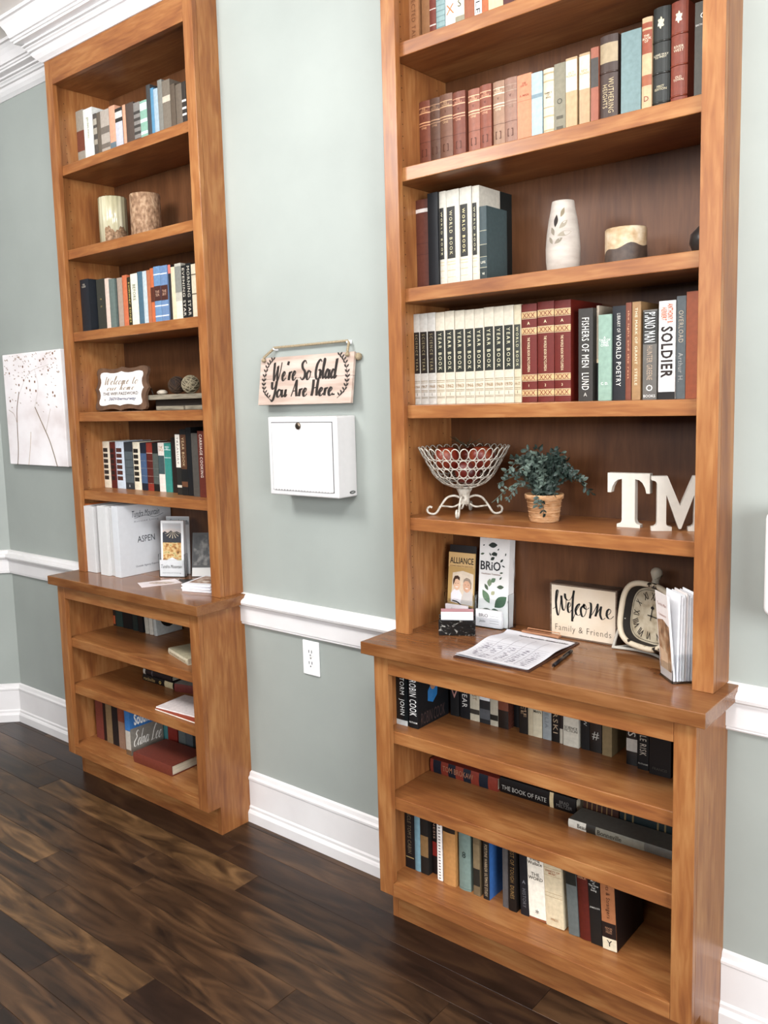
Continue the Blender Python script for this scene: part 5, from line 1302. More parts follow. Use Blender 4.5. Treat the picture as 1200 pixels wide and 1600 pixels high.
def sprig(p0, p1, p2, nl, ls, mt):
    P_ = catmull([p0, p1, p2], 8)
    vs, fs = tube_geo(P_, .0007, 4)
    for i in range(nl):
        f = .12 + .88 * i / max(1, nl - 1)
        k = min(len(P_) - 2, int(f * (len(P_) - 1)))
        q = P_[k]
        t = (P_[k + 1] - P_[k]).normalized()
        sd = t.orthogonal().normalized()
        sd.rotate(Matrix.Rotation(rn.uniform(0, 6.28), 3, t))
        d = (sd * .9 + t * .55 + Vector((0, 0, rn.uniform(-.15, .35)))).normalized()
        n_ = d.cross(t)
        if n_.length < 1e-4:
            n_ = d.orthogonal()
        n_.normalize()
        wv = n_.cross(d)
        wv = wv * math.cos(.6) + n_ * math.sin(rn.uniform(-.6, .6))
        l = ls * rn.uniform(.7, 1.2)
        w_ = l * .30
        o = len(vs)
        vs += [q, q + d * l * .35 + wv * w_, q + d * l * .75 + wv * w_ * .8, q + d * l, q + d * l * .75 - wv * w_ * .8, q + d * l * .35 - wv * w_, q + d * l * .5 + n_ * l * .08]
        fs += [(o, o + 1, o + 6), (o + 1, o + 2, o + 6), (o + 2, o + 3, o + 6), (o + 3, o + 4, o + 6), (o + 4, o + 5, o + 6), (o + 5, o, o + 6)]
    return mk('sprig', vs, fs, mt, PT)


for i in range(72):
    a = rn.uniform(0, 6.283)
    reach = rn.uniform(.03, .105)
    top = rn.uniform(.06, .125) * (1.15 - reach * 3)
    yk = .85
    p0 = Vector((.02 * math.cos(a), .02 * math.sin(a), .066))
    p1 = Vector((reach * .55 * math.cos(a), reach * .5 * math.sin(a) * yk, .085 + top * .75))
    p2 = Vector((reach * 1.1 * math.cos(a), reach * math.sin(a) * yk, .075 + top * rn.uniform(.45, 1.1)))
    sprig(p0, p1, p2, rn.randint(14, 20), .017, LEAF[i % 3])
for tx, ty, tz, h in ((-.145, -.03, .045, .10), (-.125, .0, .115, .13), (-.12, -.04, .10, .12), (.135, .02, .075, .12), (.12, -.02, .12, .14), (.10, .05, .10, .13), (.028, -.058, .018, .09), (.015, -.066, .045, .09), (-.07, -.08, .06, .11), (.07, -.075, .08, .12), (-.09, .06, .12, .14), (.0, .0, .175, .13), (.05, .04, .165, .13), (-.05, .03, .17, .13)):
    sprig(Vector((.0, .0, .066)), Vector((tx * .5, ty * .5, h)), Vector((tx, ty, tz)), 26, .017, LEAF[rn.randint(0, 2)])
lathe('soil', [(.001, .0625), (.0445, .0625), (.0445, .0645), (.001, .0655)], mat('2A2018', .9, .3), PT, 24)

# letters T and M
LW = mat('D8D0C4', .5, .04)
TP = [(-.5, 1), (.5, 1), (.5, .64), (.42, .64), (.39, .74), (.33, .83), (.25, .88), (.155, .895), (.155, .14), (.17, .10), (.20, .075), (.275, .06), (.275, 0), (-.275, 0), (-.275, .06), (-.20, .075), (-.17, .10), (-.155, .14), (-.155, .895), (-.25, .88), (-.33, .83), (-.39, .74), (-.42, .64), (-.5, .64)]
aT = math.radians(4)
tT = thing('letter_block', (0.640, 0.032, 1.2004), 'freestanding white wooden serif letter T', 'letter', 'freestanding letters', aT)
prism('letter', [(a * .106, b * .137) for a, b in TP], ((0, 0, 0), (1, 0, 0), (0, 0, 1), (0, -1, 0)), .021, LW, tT)
MP = [(-.5, 1), (-.22, 1), (.0, .46), (.22, 1), (.5, 1), (.5, .93), (.44, .915), (.41, .89), (.40, .85), (.40, .15), (.41, .11), (.44, .085), (.5, .07), (.5, 0), (.14, 0), (.14, .07), (.20, .085), (.23, .11), (.24, .15), (.24, .66), (.02, .04), (-.02, .04), (-.24, .66), (-.24, .15), (-.23, .11), (-.20, .085), (-.14, .07), (-.14, 0), (-.5, 0), (-.5, .07), (-.44, .085), (-.41, .11), (-.40, .15), (-.40, .85), (-.41, .89), (-.44, .915), (-.5, .93)]
aM = math.radians(27)
tM = thing('letter_block', (0.7085 + .066 * math.cos(aM), 0.007 + .066 * math.sin(aM), 1.2004), 'freestanding white wooden serif letter M half behind the stile', 'letter', 'freestanding letters', aM)
prism('letter', [(a * .132, b * .134) for a, b in MP], ((0, 0, 0), (1, 0, 0), (0, 0, 1), (0, -1, 0)), .021, LW, tM)

# ------------------------------------------------------------------ near counter (z 0.86)
ZC = HC + .0004
# black marble card holder
MR = noise_mat('black_marble', ['0E0E0E', '161616', '1C1B1A', 'B8B4AC'], (30, 30, 45), .2, 6, dist=2.5, pos=(.3, .74))
ah = math.radians(31)
CH = thing('card_holder', (0.121, -0.063, ZC), 'black veined marble business card holder on the near counter', 'card holder', None, ah)
box('front_slab', 0, .104, 0, .008, 0, .045, MR, CH, .001)
box('base_slab', 0, .104, .0082, .034, 0, .009, MR, CH, .001)
box('rear_slab', 0, .104, .0342, .041, 0, .052, MR, CH, .001)
CD = thing('business_cards', (0.121, -0.063, ZC + .0094), 'stack of white business cards in the marble holder', 'cards', None, ah)
box('card_stack', .007, .098, .013, .029, 0, .052, WHITEP, CD)
box('front_card', .007, .098, .0112, .0122, 0, .057, mat('F6F6F8', .5, 0), CD)
lettering('print', 'ASHLEY GODDING', front(.0525, .011, .049), .052, .006, mat('8A8E96', .6, 0), CD, mode='stretch')
box('divider_card', .006, .099, .0298, .0312, 0, .062, mat('A87A7C', .6, 0), CD)

# brochure holders


def holder(loc, rz, w, d, h, lip, label, pocket=False):
    e = thing('brochure_holder', loc, label, 'holder', 'clear brochure holders', rz)
    t = .002
    box('floor_plate', 0, w, 0, d, 0, t, ACR, e)
    box('back_plate', 0, w, d + .0003, d + .0003 + t, 0, h, ACR, e)
    box('front_plate', 0, w, -t - .0003, -.0003, 0, lip, ACR, e)
    for a in (-t - .0003, w + .0003):
        box('side_plate', a, a + t, 0, d, 0, lip * .96 + .02, ACR, e)
    if pocket:
        box('card_pocket', .004, w - .012, -.018, -.016, 0, .03, ACR, e)
        box('card_pocket_floor', .004, w - .012, -.0158, -.0026, 0, .002, ACR, e)
    return e


def leaflet(loc, rz, w, h, d, label, lean=8, cat='brochure', mt=None):
    e = thing('brochure', loc, label, cat, 'brochures on the counters', rz)
    e.rotation_euler = (math.radians(-lean), 0, rz)
    box('paper_stack', 0, w, 0, d, 0, h, mt or WHITEP, e)
    return e


# gold leaflet with a portrait of two people
holder((0.052, 0.072, ZC), math.radians(4), .096, .030, .20, .075, 'clear brochure holder behind the marble card holder', True)
al = leaflet((0.056, 0.073, ZC + .0026), math.radians(4), .088, .212, .006, 'gold leaflet with a portrait of two smiling people', 6, mt=mat('C9A568', .4, .08, 10))
af = ((0, -.0003, 0), (1, 0, 0), (0, 0, 1), (0, -1, 0))
patch('masthead_band', [(0, .168), (.088, .168), (.088, .212), (0, .212)], af, mat('D8B47C', .4, 0), al, .0002)
patch('top_band', [(0, .214), (.088, .214), (.088, .2145), (0, .2145)], af, INK, al)
lettering('title', 'ALLIANCE', ((.045, -.0006, .188), (1, 0, 0), (0, 0, 1), (0, -1, 0)), .08, .019, mat('16161A', .5, 0), al, mode='stretch', offset=.012)
box('backing_leaf', -.001, .089, .0064, .009, 0, .234, mat('17171A', .5, 0), al)
lettering('subtitle', 'HOME HEALTH SERVICES', ((.045, -.0006, .171), (1, 0, 0), (0, 0, 1), (0, -1, 0)), .078, .004, mat('7A5A2C', .5, 0), al, mode='stretch')
pp = [(.012, .062), (.086, .056), (.086, .150), (.05, .158), (.016, .150)]
patch('portrait_ground', pp, af, mat('E2D2BC', .5, .1), al, .0006)
SK, SK2 = mat('E4BC9E', .5, .06), mat('DCAE90', .5, .06)
patch('portrait_shirt', [(.012, .062), (.045, .058), (.050, .085), (.040, .100), (.022, .100), (.012, .088)], af, mat('ECE8EC', .5, 0), al, .0009)
patch('portrait_shirt', [(.045, .058), (.086, .056), (.086, .092), (.074, .102), (.056, .098)], af, mat('D6CEC8', .5, 0), al, .0009)
patch('portrait_face', ell(.0315, .116, .0115, .018), af, SK, al, .0012)
patch('portrait_face', ell(.0655, .114, .0130, .020), af, SK2, al, .0012)
patch('portrait_hair', [(.0185, .112), (.0185, .130), (.024, .141), (.034, .143), (.041, .137), (.0405, .128), (.033, .133), (.026, .131), (.0225, .120)], af, mat('4A3022', .7, .1), al, .0016)
patch('portrait_hair', [(.053, .122), (.055, .133), (.064, .139), (.075, .135), (.081, .124), (.081, .108), (.0775, .104), (.077, .120), (.070, .129), (.060, .129)], af, mat('A89684', .7, .1), al, .0016)
for fx, fz, sx in ((.0315, .116, .0105), (.0655, .114, .0125)):
    for s in (-1, 1):
        patch('portrait_eye', ell(fx + s * sx * .42, fz + .003, .0014, .0009, 8), af, INK, al, .0018)
    patch('portrait_smile', [(fx - .005, fz - .0065), (fx + .005, fz - .0065), (fx + .003, fz - .0092), (fx - .003, fz - .0092)], af, mat('F0E6E0', .5, 0), al, .0018)
v, f = ribbon_geo([(.018, .066), (.035, .063), (.055, .052), (.086, .048)], .004, .004, False)
mk('swoosh', [(q.x, -.0018, q.y) for q in v], f, INK, al)
cd1 = thing('business_cards', (0.056, 0.055, ZC + .0026), 'rose printed cards in the pocket before the gold leaflet', 'cards', None, math.radians(4))
box('card_stack', .006, .080, .0035, .012, 0, .058, mat('E6DEE2', .5, .03), cd1)
lettering('print', 'Assured', front(.040, .0030, .046), .032, .008, mat('A8909C', .6, 0), cd1, shear=.3)
patch('print_mark', [(.058, .030), (.070, .030), (.068, .050), (.063, .046)], front(0, .0034, 0), mat('5A4A44', .6, 0), cd1)

# tall white leaflet with green leaves
aB = math.radians(3)
holder((0.146, 0.096, ZC), aB, .106, .044, .20, .085, 'clear brochure holder beside the clipboard', True)
br = leaflet((0.150, 0.098, ZC + .0026), aB, .098, .268, .034, 'tall white leaflet printed with green leaves', 5, mt=mat('EDEBE8', .45, .02))
bf = ((0, -.0003, 0), (1, 0, 0), (0, 0, 1), (0, -1, 0))
lettering('title', 'BRiO', ((.038, -.0006, .178), (1, 0, 0), (0, 0, 1), (0, -1, 0)), .066, .027, mat('24262C', .5, 0), br, mode='stretch', offset=.015)
lettering('subtitle', 'Healthcare Transition', ((.040, -.0006, .154), (1, 0, 0), (0, 0, 1), (0, -1, 0)), .062, .005, mat('8A5A48', .5, 0), br, mode='stretch')
GR = ['4A6A50', '6E8A6C', '8EA07E', '2E3A34', '5A6A54', 'B8B894']
for cx_, cz_, l, w_, rot, ci in ((.026, .086, .046, .0105, -1.0, 1), (.074, .074, .052, .0155, .75, 0), (.028, .040, .05, .012, .1, 4), (.054, .044, .03, .009, .3, 0), (.036, .128, .024, .0075, 1.5, 2), (.048, .136, .02, .0065, .7, 1),
                                 (.026, .114, .022, .005, -1.0, 4), (.072, .118, .024, .006, .1, 4), (.048, .098, .016, .006, .8, 5), (.049, .214, .02, .006, .2, 3), (.044, .240, .03, .008, .1, 3), (.01, .212, .014, .003, .3, 4), (.036, .212, .012, .002, -1.0, 3),
                                 (.056, .212, .012, .002, 1.2, 3), (.074, .196, .014, .003, .8, 3), (.080, .180, .012, .002, -.4, 3), (.074, .160, .012, .0025, .2, 4), (.072, .144, .012, .0025, .9, 4), (.062, .228, .008, .0018, .9, 3), (.086, .215, .009, .0018, 1.4, 3), (.014, .238, .007, .0018, .5, 3), (.044, .200, .016, .005, .6, 3)):
    patch('printed_leaf', leaf2(cx_, cz_, l, w_, rot), bf, mat(GR[ci], .5, .12), br, .0006)
cd2 = thing('business_cards', (0.150, 0.079, ZC + .0026), 'white printed cards in the pocket before the tall leaflet', 'cards', None, aB)
box('card_stack', .004, .088, .0035, .013, 0, .050, mat('EEECEE', .5, .03), cd2)
lettering('print', 'BRiO', front(.030, .0030, .034), .03, .011, mat('3A3A3E', .6, 0), cd2)
lettering('print', 'Jacks', front(.026, .0030, .016), .03, .009, mat('4A4A4E', .6, 0), cd2, shear=.2)
for i in range(4):
    patch('print_line', [(.05, .012 + i * .007), (.08, .012 + i * .007), (.08, .0135 + i * .007), (.05, .0135 + i * .007)], front(0, .0034, 0), mat('B8B8BC', .6, 0), cd2)

# clipboard with papers
CB = thing('clipboard', (0, 0, ZC), 'brown clipboard lying on the near counter', 'clipboard')
c00, c10, c11, c01 = Vector((.272, -.214, 0)), Vector((.494, -.212, 0)), Vector((.482, .088, 0)), Vector((.262, .088, 0))


def quad(s, t):
    return (c00 * (1 - s) + c10 * s) * (1 - t) + (c01 * (1 - s) + c11 * s) * t


bm = bmesh.new()
lo = [bm.verts.new(q) for q in (c00, c10, c11, c01)]
hi = [bm.verts.new(q + Vector((0, 0, .003))) for q in (c00, c10, c11, c01)]
bm.faces.new(lo[::-1])
bm.faces.new(hi)
for i in range(4):
    bm.faces.new((lo[i], lo[(i + 1) % 4], hi[(i + 1) % 4], hi[i]))
from_bm('board', bm, noise_mat('hardboard', ['3E2418', '5E3A2A'], (90, 90, 90), .5), CB)
cl0 = quad(.24, .955)
CLM = mat('C8906C', .3, .05, metal=.6)
box('clip', cl0.x, cl0.x + .115, cl0.y - .008, cl0.y + .010, .0105, .0165, CLM, CB, .001)
box('clip_hinge', cl0.x + .02, cl0.x + .095, cl0.y + .0102, cl0.y + .017, .0032, .0135, CLM, CB, .001)
tube('clip_lever', [(cl0.x + .008, cl0.y + .012, .0135), (cl0.x + .008, cl0.y + .016, .019), (cl0.x + .107, cl0.y + .016, .019), (cl0.x + .107, cl0.y + .012, .0135)], .0014, CLM, CB, 6)


def sheet(zoff, curl, sh0, label, hexc):
    e = thing('paper_sheet', (0, 0, ZC + .0034 + zoff), label, 'paper', 'papers on the clipboard')
    NX, NY = 10, 24
    vs, fs = [], []

    def pt(s, t, lift=0.0):
        q = quad(.02 + .955 * s, .02 + .925 * t)
        wv = .010 * math.exp(-((t - .60) / .20) ** 2) * (1 - .45 * s)
        cu = curl * max(0, .22 - t) ** 1.3 * (1 - s) ** 1.4
        lf = .006 * max(0.0, t - .93) / .07 * (1 - s)
        return Vector((q.x + sh0 * (1 - t), q.y, wv + cu + lf + lift))
    for j in range(NY + 1):
        for i in range(NX + 1):
            vs.append(pt(i / NX, j / NY))
    for j in range(NY):
        for i in range(NX):
            a = j * (NX + 1) + i
            fs.append((a, a + 1, a + NX + 2, a + NX + 1))
    mk('sheet', vs, fs, mat(hexc, .5, .02), e, True)
    return e, pt


sheet(.0, .02, -.004, 'under sheet of paper curling out on the clipboard', 'CFCFD4')
sh_, pt_ = sheet(.0016, .045, 0, 'printed sign-in sheet with ruled table on the clipboard', 'DCDBDF')
LN = mat('8E8C94', .6, 0)


def on_sheet(name, segs, mt, wd):
    vs, fs = [], []
    for s0, t0, s1, t1 in segs:
        n = 8
        for i in range(n):
            a, b = i / n, (i + 1) / n
            ds, dt = (0, wd) if abs(s1 - s0) > abs(t1 - t0) else (wd * 1.4, 0)
            q = [(s0 + (s1 - s0) * a, t0 + (t1 - t0) * a), (s0 + (s1 - s0) * b, t0 + (t1 - t0) * b)]
            o = len(vs)
            vs += [pt_(q[0][0], q[0][1], .0006), pt_(q[1][0], q[1][1], .0006), pt_(q[1][0] + ds, q[1][1] + dt, .0006), pt_(q[0][0] + ds, q[0][1] + dt, .0006)]
            fs.append((o, o + 1, o + 2, o + 3))
    return mk(name, vs, fs, mt, sh_)


segs = [(.05, t, .95, t) for t in (.06, .105, .15, .195, .24, .285, .33, .375, .42, .465, .51)]
segs += [(s, .06, s, .80) for s in (.22, .40, .58, .76)]
on_sheet('table_rules', segs, LN, .003)
sc = []
for i in range(150):
    s = rn.choice([.08, .25, .43, .61, .79]) + rn.uniform(0, .08)
    t = .07 + .045 * rn.randint(0, 8) + rn.uniform(0, .012)
    sc.append((s, t, s + rn.uniform(.02, .05), t + rn.uniform(-.006, .006)))
on_sheet('handwriting', sc, mat('75697C', .6, 0), .008)
vs_, fs_, bb_ = text_geo('Tundra Mountain Assisted Living', 0.0, 0.03)
bw_ = bb_[1] - bb_[0]
mk('heading', [pt_(.24 + (x - bb_[0]) / bw_ * .72, .875 + (y - bb_[2]) * .05, .0008) for x, y in vs_], fs_, INK, sh_)

PN = thing('ballpoint_pen', (0.523, -0.148, ZC + .0048), 'black ballpoint pen lying beside the clipboard', 'pen', None, math.atan2(.147, -.021))
PB = mat('1A1416', .35, 0)
ln = .148
for nm, a, b, r0, r1 in (('tip', 0, .012, .0008, .0035), ('barrel', .0121, .115, .0042, .0046), ('cap', .1152, ln, .0046, .0044)):
    tube(nm, [(a, 0, 0), (b, 0, 0)], [r0, r1], PB, PN, 12)
box('pocket_clip', .085, .143, -.0011, .0011, .0046, .0062, PB, PN)

# welcome block
WB = thing('box_sign', (0.378, 0.118, ZC), 'wooden box sign lettered Welcome Family and Friends', 'sign')
ww, wh = .196, .152
FRM = noise_mat('weathered_frame', ['5E4A3A', '8A7462'], (20, 20, 120), .7)
box('block', .004, ww - .004, .003, .048, .004, wh - .004, mat('5A4638', .7), WB)
for nm, a in (('frame_side', (0, .0042, 0, .048, 0, wh)), ('frame_side', (ww - .0042, ww, 0, .048, 0, wh)), ('frame_top', (.0043, ww - .0043, 0, .048, wh - .0042, wh)), ('frame_bottom', (.0043, ww - .0043, 0, .048, 0, .0042))):
    box(nm, *a, FRM, WB, .0004, 1)
box('face', .0044, ww - .0044, .0012, .0028, .0044, wh - .0044, noise_mat('cream_face', ['DCC8AE', 'E6D8C6'], (10, 10, 10), .6), WB)
BLK = mat('14110F', .5, 0)
wl_ = [[(.0, .38), (.05, .46), (.085, .78), (.1, .92), (.07, .9), (.055, .6), (.075, .3), (.10, .22), (.125, .45), (.145, .78), (.15, .7), (.165, .45), (.195, .38), (.225, .55), (.225, .78), (.21, .86), (.215, .74), (.26, .68), (.31, .74), (.345, .90), (.36, .98), (.345, .80), (.335, .5), (.33, .1)],
       [(.25, .46), (.295, .52), (.305, .60), (.275, .62), (.255, .5), (.265, .36), (.29, .34), (.315, .42)],
       [(.33, .1), (.36, .24), (.40, .42), (.46, .62), (.42, .58), (.385, .44), (.40, .32), (.44, .30), (.46, .34)],
       [(.53, .62), (.475, .5), (.485, .32), (.515, .28), (.555, .4), (.56, .56), (.53, .64), (.525, .54), (.57, .50), (.61, .56)],
       [(.60, .7), (.635, .68), (.64, .5), (.62, .26)], [(.62, .28), (.70, .52), (.745, .70), (.735, .5), (.71, .34)], [(.71, .34), (.76, .5), (.80, .64), (.79, .5), (.79, .38), (.82, .28), (.87, .34)],
       [(.87, .40), (.93, .46), (.955, .54), (.935, .60), (.90, .54), (.89, .42), (.915, .34), (.955, .34), (1.0, .42)]]
vs, fs = [], []
for st in wl_:
    v, f = ribbon_geo(st, .011, .036)
    o = len(vs)
    vs += [(ww * .04 + q.x * ww * .915, .0006, wh * .26 + q.y * wh * .66) for q in v]
    fs += [tuple(i + o for i in q) for q in f]
mk('lettering', vs, fs, BLK, WB)
lettering('lettering', 'Family & Friends', front(ww * .5, .0010, wh * .165), ww * .84, wh * .15, mat('5A4E44', .6, 0), WB, mode='stretch', offset=-.012, space=1.12)

# mantel clock, leaning on a wire stand
ac = math.radians(-22)
CK = thing('mantel_clock', (0.672, 0.085, ZC), 'distressed cream table clock with roman numerals on a wire stand', 'clock', None, ac)
lt = math.radians(10)
ck_c = Vector((0, 0, .105))
cu_, cvv = Vector((1, 0, 0)), Vector((0, math.sin(lt), math.cos(lt)))
cn = Vector((0, -math.cos(lt), math.sin(lt)))
CRM = noise_mat('chipped_cream_enamel', ['2A211C', 'D2C0A2', 'DCCDB4'], (34, 34, 34), .45, 5, pos=(.36, .42))


def squircle(a, n=48, e=3.2):
    out = []
    for i in range(n):
        t = 2 * math.pi * i / n
        c, s = math.cos(t), math.sin(t)
        out.append((a * math.copysign(abs(c) ** (2 / e), c), a * math.copysign(abs(s) ** (2 / e), s)))
    return out


def ck(p, dn=0.0):
    return ck_c + cu_ * p[0] + cvv * p[1] + cn * dn


tube('bezel', [ck(p, .012) for p in squircle(.081)], .0075, CRM, CK, 10, True)
sqa, sqb = squircle(.079), squircle(.070)
n_ = len(sqa)
mk('case_side', [ck(p, .010) for p in sqa] + [ck(p, -.026) for p in sqa], [(i, (i + 1) % n_, n_ + (i + 1) % n_, n_ + i) for i in range(n_)] + [tuple(range(n_, 2 * n_))], mat('4A4038', .6), CK)
mk('recess', [ck(p, .008) for p in squircle(.077)] + [ck(p, -.014) for p in sqb], [(i, (i + 1) % n_, n_ + (i + 1) % n_, n_ + i) for i in range(n_)], mat('2E2824', .6), CK)
mk('dial', [ck(p, -.0135) for p in squircle(.0715)], [tuple(range(n_))], noise_mat('aged_dial', ['A8977A', 'C2B49A', 'CEC2AA'], (40, 40, 40), .6), CK)
v = [ck(p, -.0130) for p in squircle(.066)] + [ck(p, -.0130) for p in squircle(.0648)]
mk('minute_track', v, [(i, (i + 1) % n_, n_ + (i + 1) % n_, n_ + i) for i in range(n_)], INK, CK)
ROM = ['XII', 'I', 'II', 'III', 'IIII', 'V', 'VI', 'VII', 'VIII', 'IX', 'X', 'XI']
for i, nm in enumerate(ROM):
    a = math.radians(90 - 30 * i)
    r = .0505 * (1.0 + .10 * abs(math.sin(2 * a)) ** 1.5)
    uu = cu_ * math.sin(a) - cvv * math.cos(a)
    vv = cu_ * math.cos(a) + cvv * math.sin(a)
    lettering('numeral', nm, (ck((r * math.cos(a), r * math.sin(a)), -.013), uu, vv, cn), .005 + .0042 * len(nm), .0195, INK, CK, mode='stretch', offset=.015)
for nm, a, l, w_ in (('hour_hand', 87, .033, .0055), ('minute_hand', -4, .046, .004)):
    a = math.radians(a)
    d = (math.cos(a), math.sin(a))
    nn = (-d[1], d[0])
    pts = [(-.012, -.0011), (.012, -.0013), (l * .52, -.0013), (l * .60, -w_), (l * .70, -w_ * .9), (l * .78, -.001), (l, 0), (l * .78, .001), (l * .70, w_ * .9), (l * .60, w_), (l * .52, .0013), (.012, .0013), (-.012, .0011)]
    vs = [ck((d[0] * x + nn[0] * y, d[1] * x + nn[1] * y), -.0105) for x, y in pts]
    mk(nm, vs, [tuple(range(len(vs)))], BLK, CK)
lathe('hand_boss', [(.001, 0), (.003, 0), (.003, .002), (.001, .003)], BLK, CK, 12, ck((0, 0), -.0105))
kn = lathe('crown_finial', [(.001, 0), (.009, 0), (.008, .008), (.007, .014), (.010, .022), (.0125, .03), (.011, .037), (.006, .042), (.001, .043)], noise_mat('chipped_knob', ['2A211C', 'B0A692', 'C4BAA6'], (45, 45, 45), .5, pos=(.36, .44)), CK, 20)
kn.location = ck((.004, .078), -.006)
kn.scale = (1.25, 1.25, 1.15)
kn.rotation_euler = (-lt, 0, 0)
SW = noise_mat('worn_wire_paint', ['3A342E', 'B8B2A4', 'CEC8BC'], (60, 60, 60), .5, pos=(.3, .4))
Ls, Rs = ck((-.077, -.02), 0), ck((.077, -.02), 0)
tube('wire_stand', catmull([Ls, Ls + Vector((-.012, -.012, -.04)), (-.098, -.022, .006), (-.09, -.024, .0042), (-.05, .0, .0042), (0, .012, .0042), (.05, .0, .0042), (.09, -.024, .0042), (.098, -.022, .006), Rs + Vector((.012, -.012, -.04)), Rs], 6), .0040, SW, CK, 8)
tube('wire_strut', catmull([(-.09, -.02, .0042), (-.06, .05, .0042), (.06, .05, .0042), (.09, -.02, .0042)], 6), .0035, SW, CK, 8)

# brochure rack by the stile
ab = math.radians(-46)
HB = thing('brochure_holder', (0.752, -0.040, ZC), 'bronze tinted brochure rack by the near case stile', 'holder', 'clear brochure holders', ab)
BRZ = mat('4A3428', .25, .05)
hw, hd = .074, .062
box('floor_plate', 0, hw, 0, hd, 0, .004, BRZ, HB, .001)
box('back_plate', 0, hw, hd + .0003, hd + .0023, 0, .10, ACR, HB)
box('front_lip', 0, hw, -.0023, -.0003, 0, .05, ACR, HB)
box('side_plate', hw + .0003, hw + .002, 0, hd, 0, .07, ACR, HB)
for i in range(9):
    lb = 'glossy brochure with trees, front of the bronze rack' if i == 0 else 'white tri-fold brochure standing in the bronze rack behind the front one'
    hh = .205 + .004 * math.sin(i * 2.1)
    y0 = .002 + i * .0066
    e = thing('brochure', (0, 0, 0), lb, 'brochure', 'brochures in the bronze rack')
    e.location = Vector((0.752, -0.040, ZC + .0046)) + Vector((math.cos(ab) * .003 - math.sin(ab) * y0, math.sin(ab) * .003 + math.cos(ab) * y0, 0))
    e.rotation_euler = (math.radians(5.0 if i == 0 else -1.0), 0, ab)
    hx = ['EFE6E2', 'F2F2F4', 'E8E6E8', 'F4F4F6'][i % 4]
    box('folded_sheet', 0, .069, 0, .0022, 0, hh, mat(hx, .4, .03), e)
    box('folded_sheet', 0, .069, .0026, .0046, 0, hh - .002, mat('F0F0F2', .4, .03), e)
    if i == 0:
        fr0 = front(0, -.0002, 0)
        patch('print_photo', [(.004, .02), (.066, .02), (.066, .130), (.035, .142), (.004, .136)], fr0, noise_mat('photo_print', ['3A2A20', 'A87A54', 'D8C0A0'], (40, 40, 25), .4), e)
        patch('print_panel', [(.008, .02), (.050, .02), (.050, .062), (.008, .070)], fr0, mat('D8B898', .5, .05), e, .0008)
        lettering('title', 'Tundra Mtn', front(.035, -.0004, .178), .05, .012, mat('A86A58', .5, 0), e, shear=.3)
        lettering('title', 'Compassion', front(.035, -.0004, .152), .05, .008, mat('C08878', .5, 0), e, shear=.3)

# ------------------------------------------------------------------ far case
CA = thing('pillar_candle', (-1.478, 0.032, 2.1664), 'tall pale green ribbed glass pillar candle', 'candle', 'pillar candles')
sv_ = []
prof_n = 72
pr = [(.0, .0), (1, .0), (1, .19), (.94, .193), (.92, .186), (.0, .184)]
vs, fs = [], []
for i in range(prof_n):
    a = 2 * math.pi * i / prof_n
    rr = .055 * (1 + .022 * math.cos(a * 18))
    for r, z in pr:
        vs.append((max(r, .01) * rr * math.cos(a), max(r, .01) * rr * math.sin(a), z))
k = len(pr)
for i in range(prof_n):
    j = (i + 1) % prof_n
    for q in range(k - 1):
        fs.append((i * k + q, j * k + q, j * k + q + 1, i * k + q + 1))
mk('glass_body', vs, fs, noise_mat('ribbed_glaze', ['9A9272', 'BDB594', 'D2CBB0'], (25, 25, 4), .12, spec=.6), CA, True)
vs, fs = [], []
for i in range(25):
    a = math.radians(-72 + 96 * i / 24)
    h_ = .066 + .010 * math.sin(i * .45) + .004 * math.sin(i * 1.7)
    vs += [(.0572 * math.cos(a), .0572 * math.sin(a), .001), (.0572 * math.cos(a), .0572 * math.sin(a), h_)]
for i in range(24):
    fs.append((2 * i, 2 * i + 2, 2 * i + 3, 2 * i + 1))
mk('bark_wrap', vs, fs, noise_mat('bark_chip', ['5E4834', '8E6E50', 'B8987A'], (90, 90, 90), .8, bump=.4), CA)
tube('wick', [(0, 0, .18), (0, .001, .198)], .0012, INK, CA, 6)
CB2 = thing('pillar_candle', (-1.272, 0.036, 2.1664), 'broad cork brown textured pillar candle', 'candle', 'pillar candles')
lathe('wax', [(.001, 0), (.056, 0), (.058, .002), (.058, .168), (.0565, .1705), (.05, .170), (.001, .166)], noise_mat('cork_wax', ['7A5A40', 'A07C5E', 'C0A080'], (80, 80, 55), .75, 6, bump=.6), CB2, 48)
tube('wick', [(0, 0, .164), (0, .001, .178)], .0012, INK, CB2, 6)

# wifi plaque
PQ = thing('plaque', (-1.481, 0.022, 1.5204), 'scalloped brown and white welcome plaque with wifi password', 'plaque', None, math.radians(3))
QU = [(0, 1.03), (.06, 1.0), (.16, .955), (.32, .93), (.5, .945), (.66, 1.0), (.8, 1.01), (.91, .97), (.955, .86), (.95, .72), (.91, .56), (.90, .38), (.925, .2), (.965, .07), (1.0, 0)]


def plaque(wd, ht):
    q1 = [(a * wd, b * ht) for a, b in QU]
    out = q1 + [(a, -b) for a, b in q1[::-1][1:]] + [(-a, -b) for a, b in q1[1:]] + [(-a, b) for a, b in q1[::-1][1:-1]]
    return out


lp = math.radians(7)
pv = Vector((0, math.sin(lp), math.cos(lp)))
pn = Vector((0, -math.cos(lp), math.sin(lp)))
pc = Vector((0, 0, .091))
prism('backing', plaque(.172, .087)[::-1], (pc, (1, 0, 0), pv, pn), .012, noise_mat('brown_plaque', ['5A4030', '7A5C46'], (30, 30, 30), .6), PQ)
prism('face', plaque(.143, .068)[::-1], (pc + pn * .0030, (1, 0, 0), pv, pn), .0028, mat('ECE8E4', .5, .03), PQ)


def pf(x, z):
    return (pc + Vector((1, 0, 0)) * x + pv * z + pn * .0033, (1, 0, 0), pv, pn)


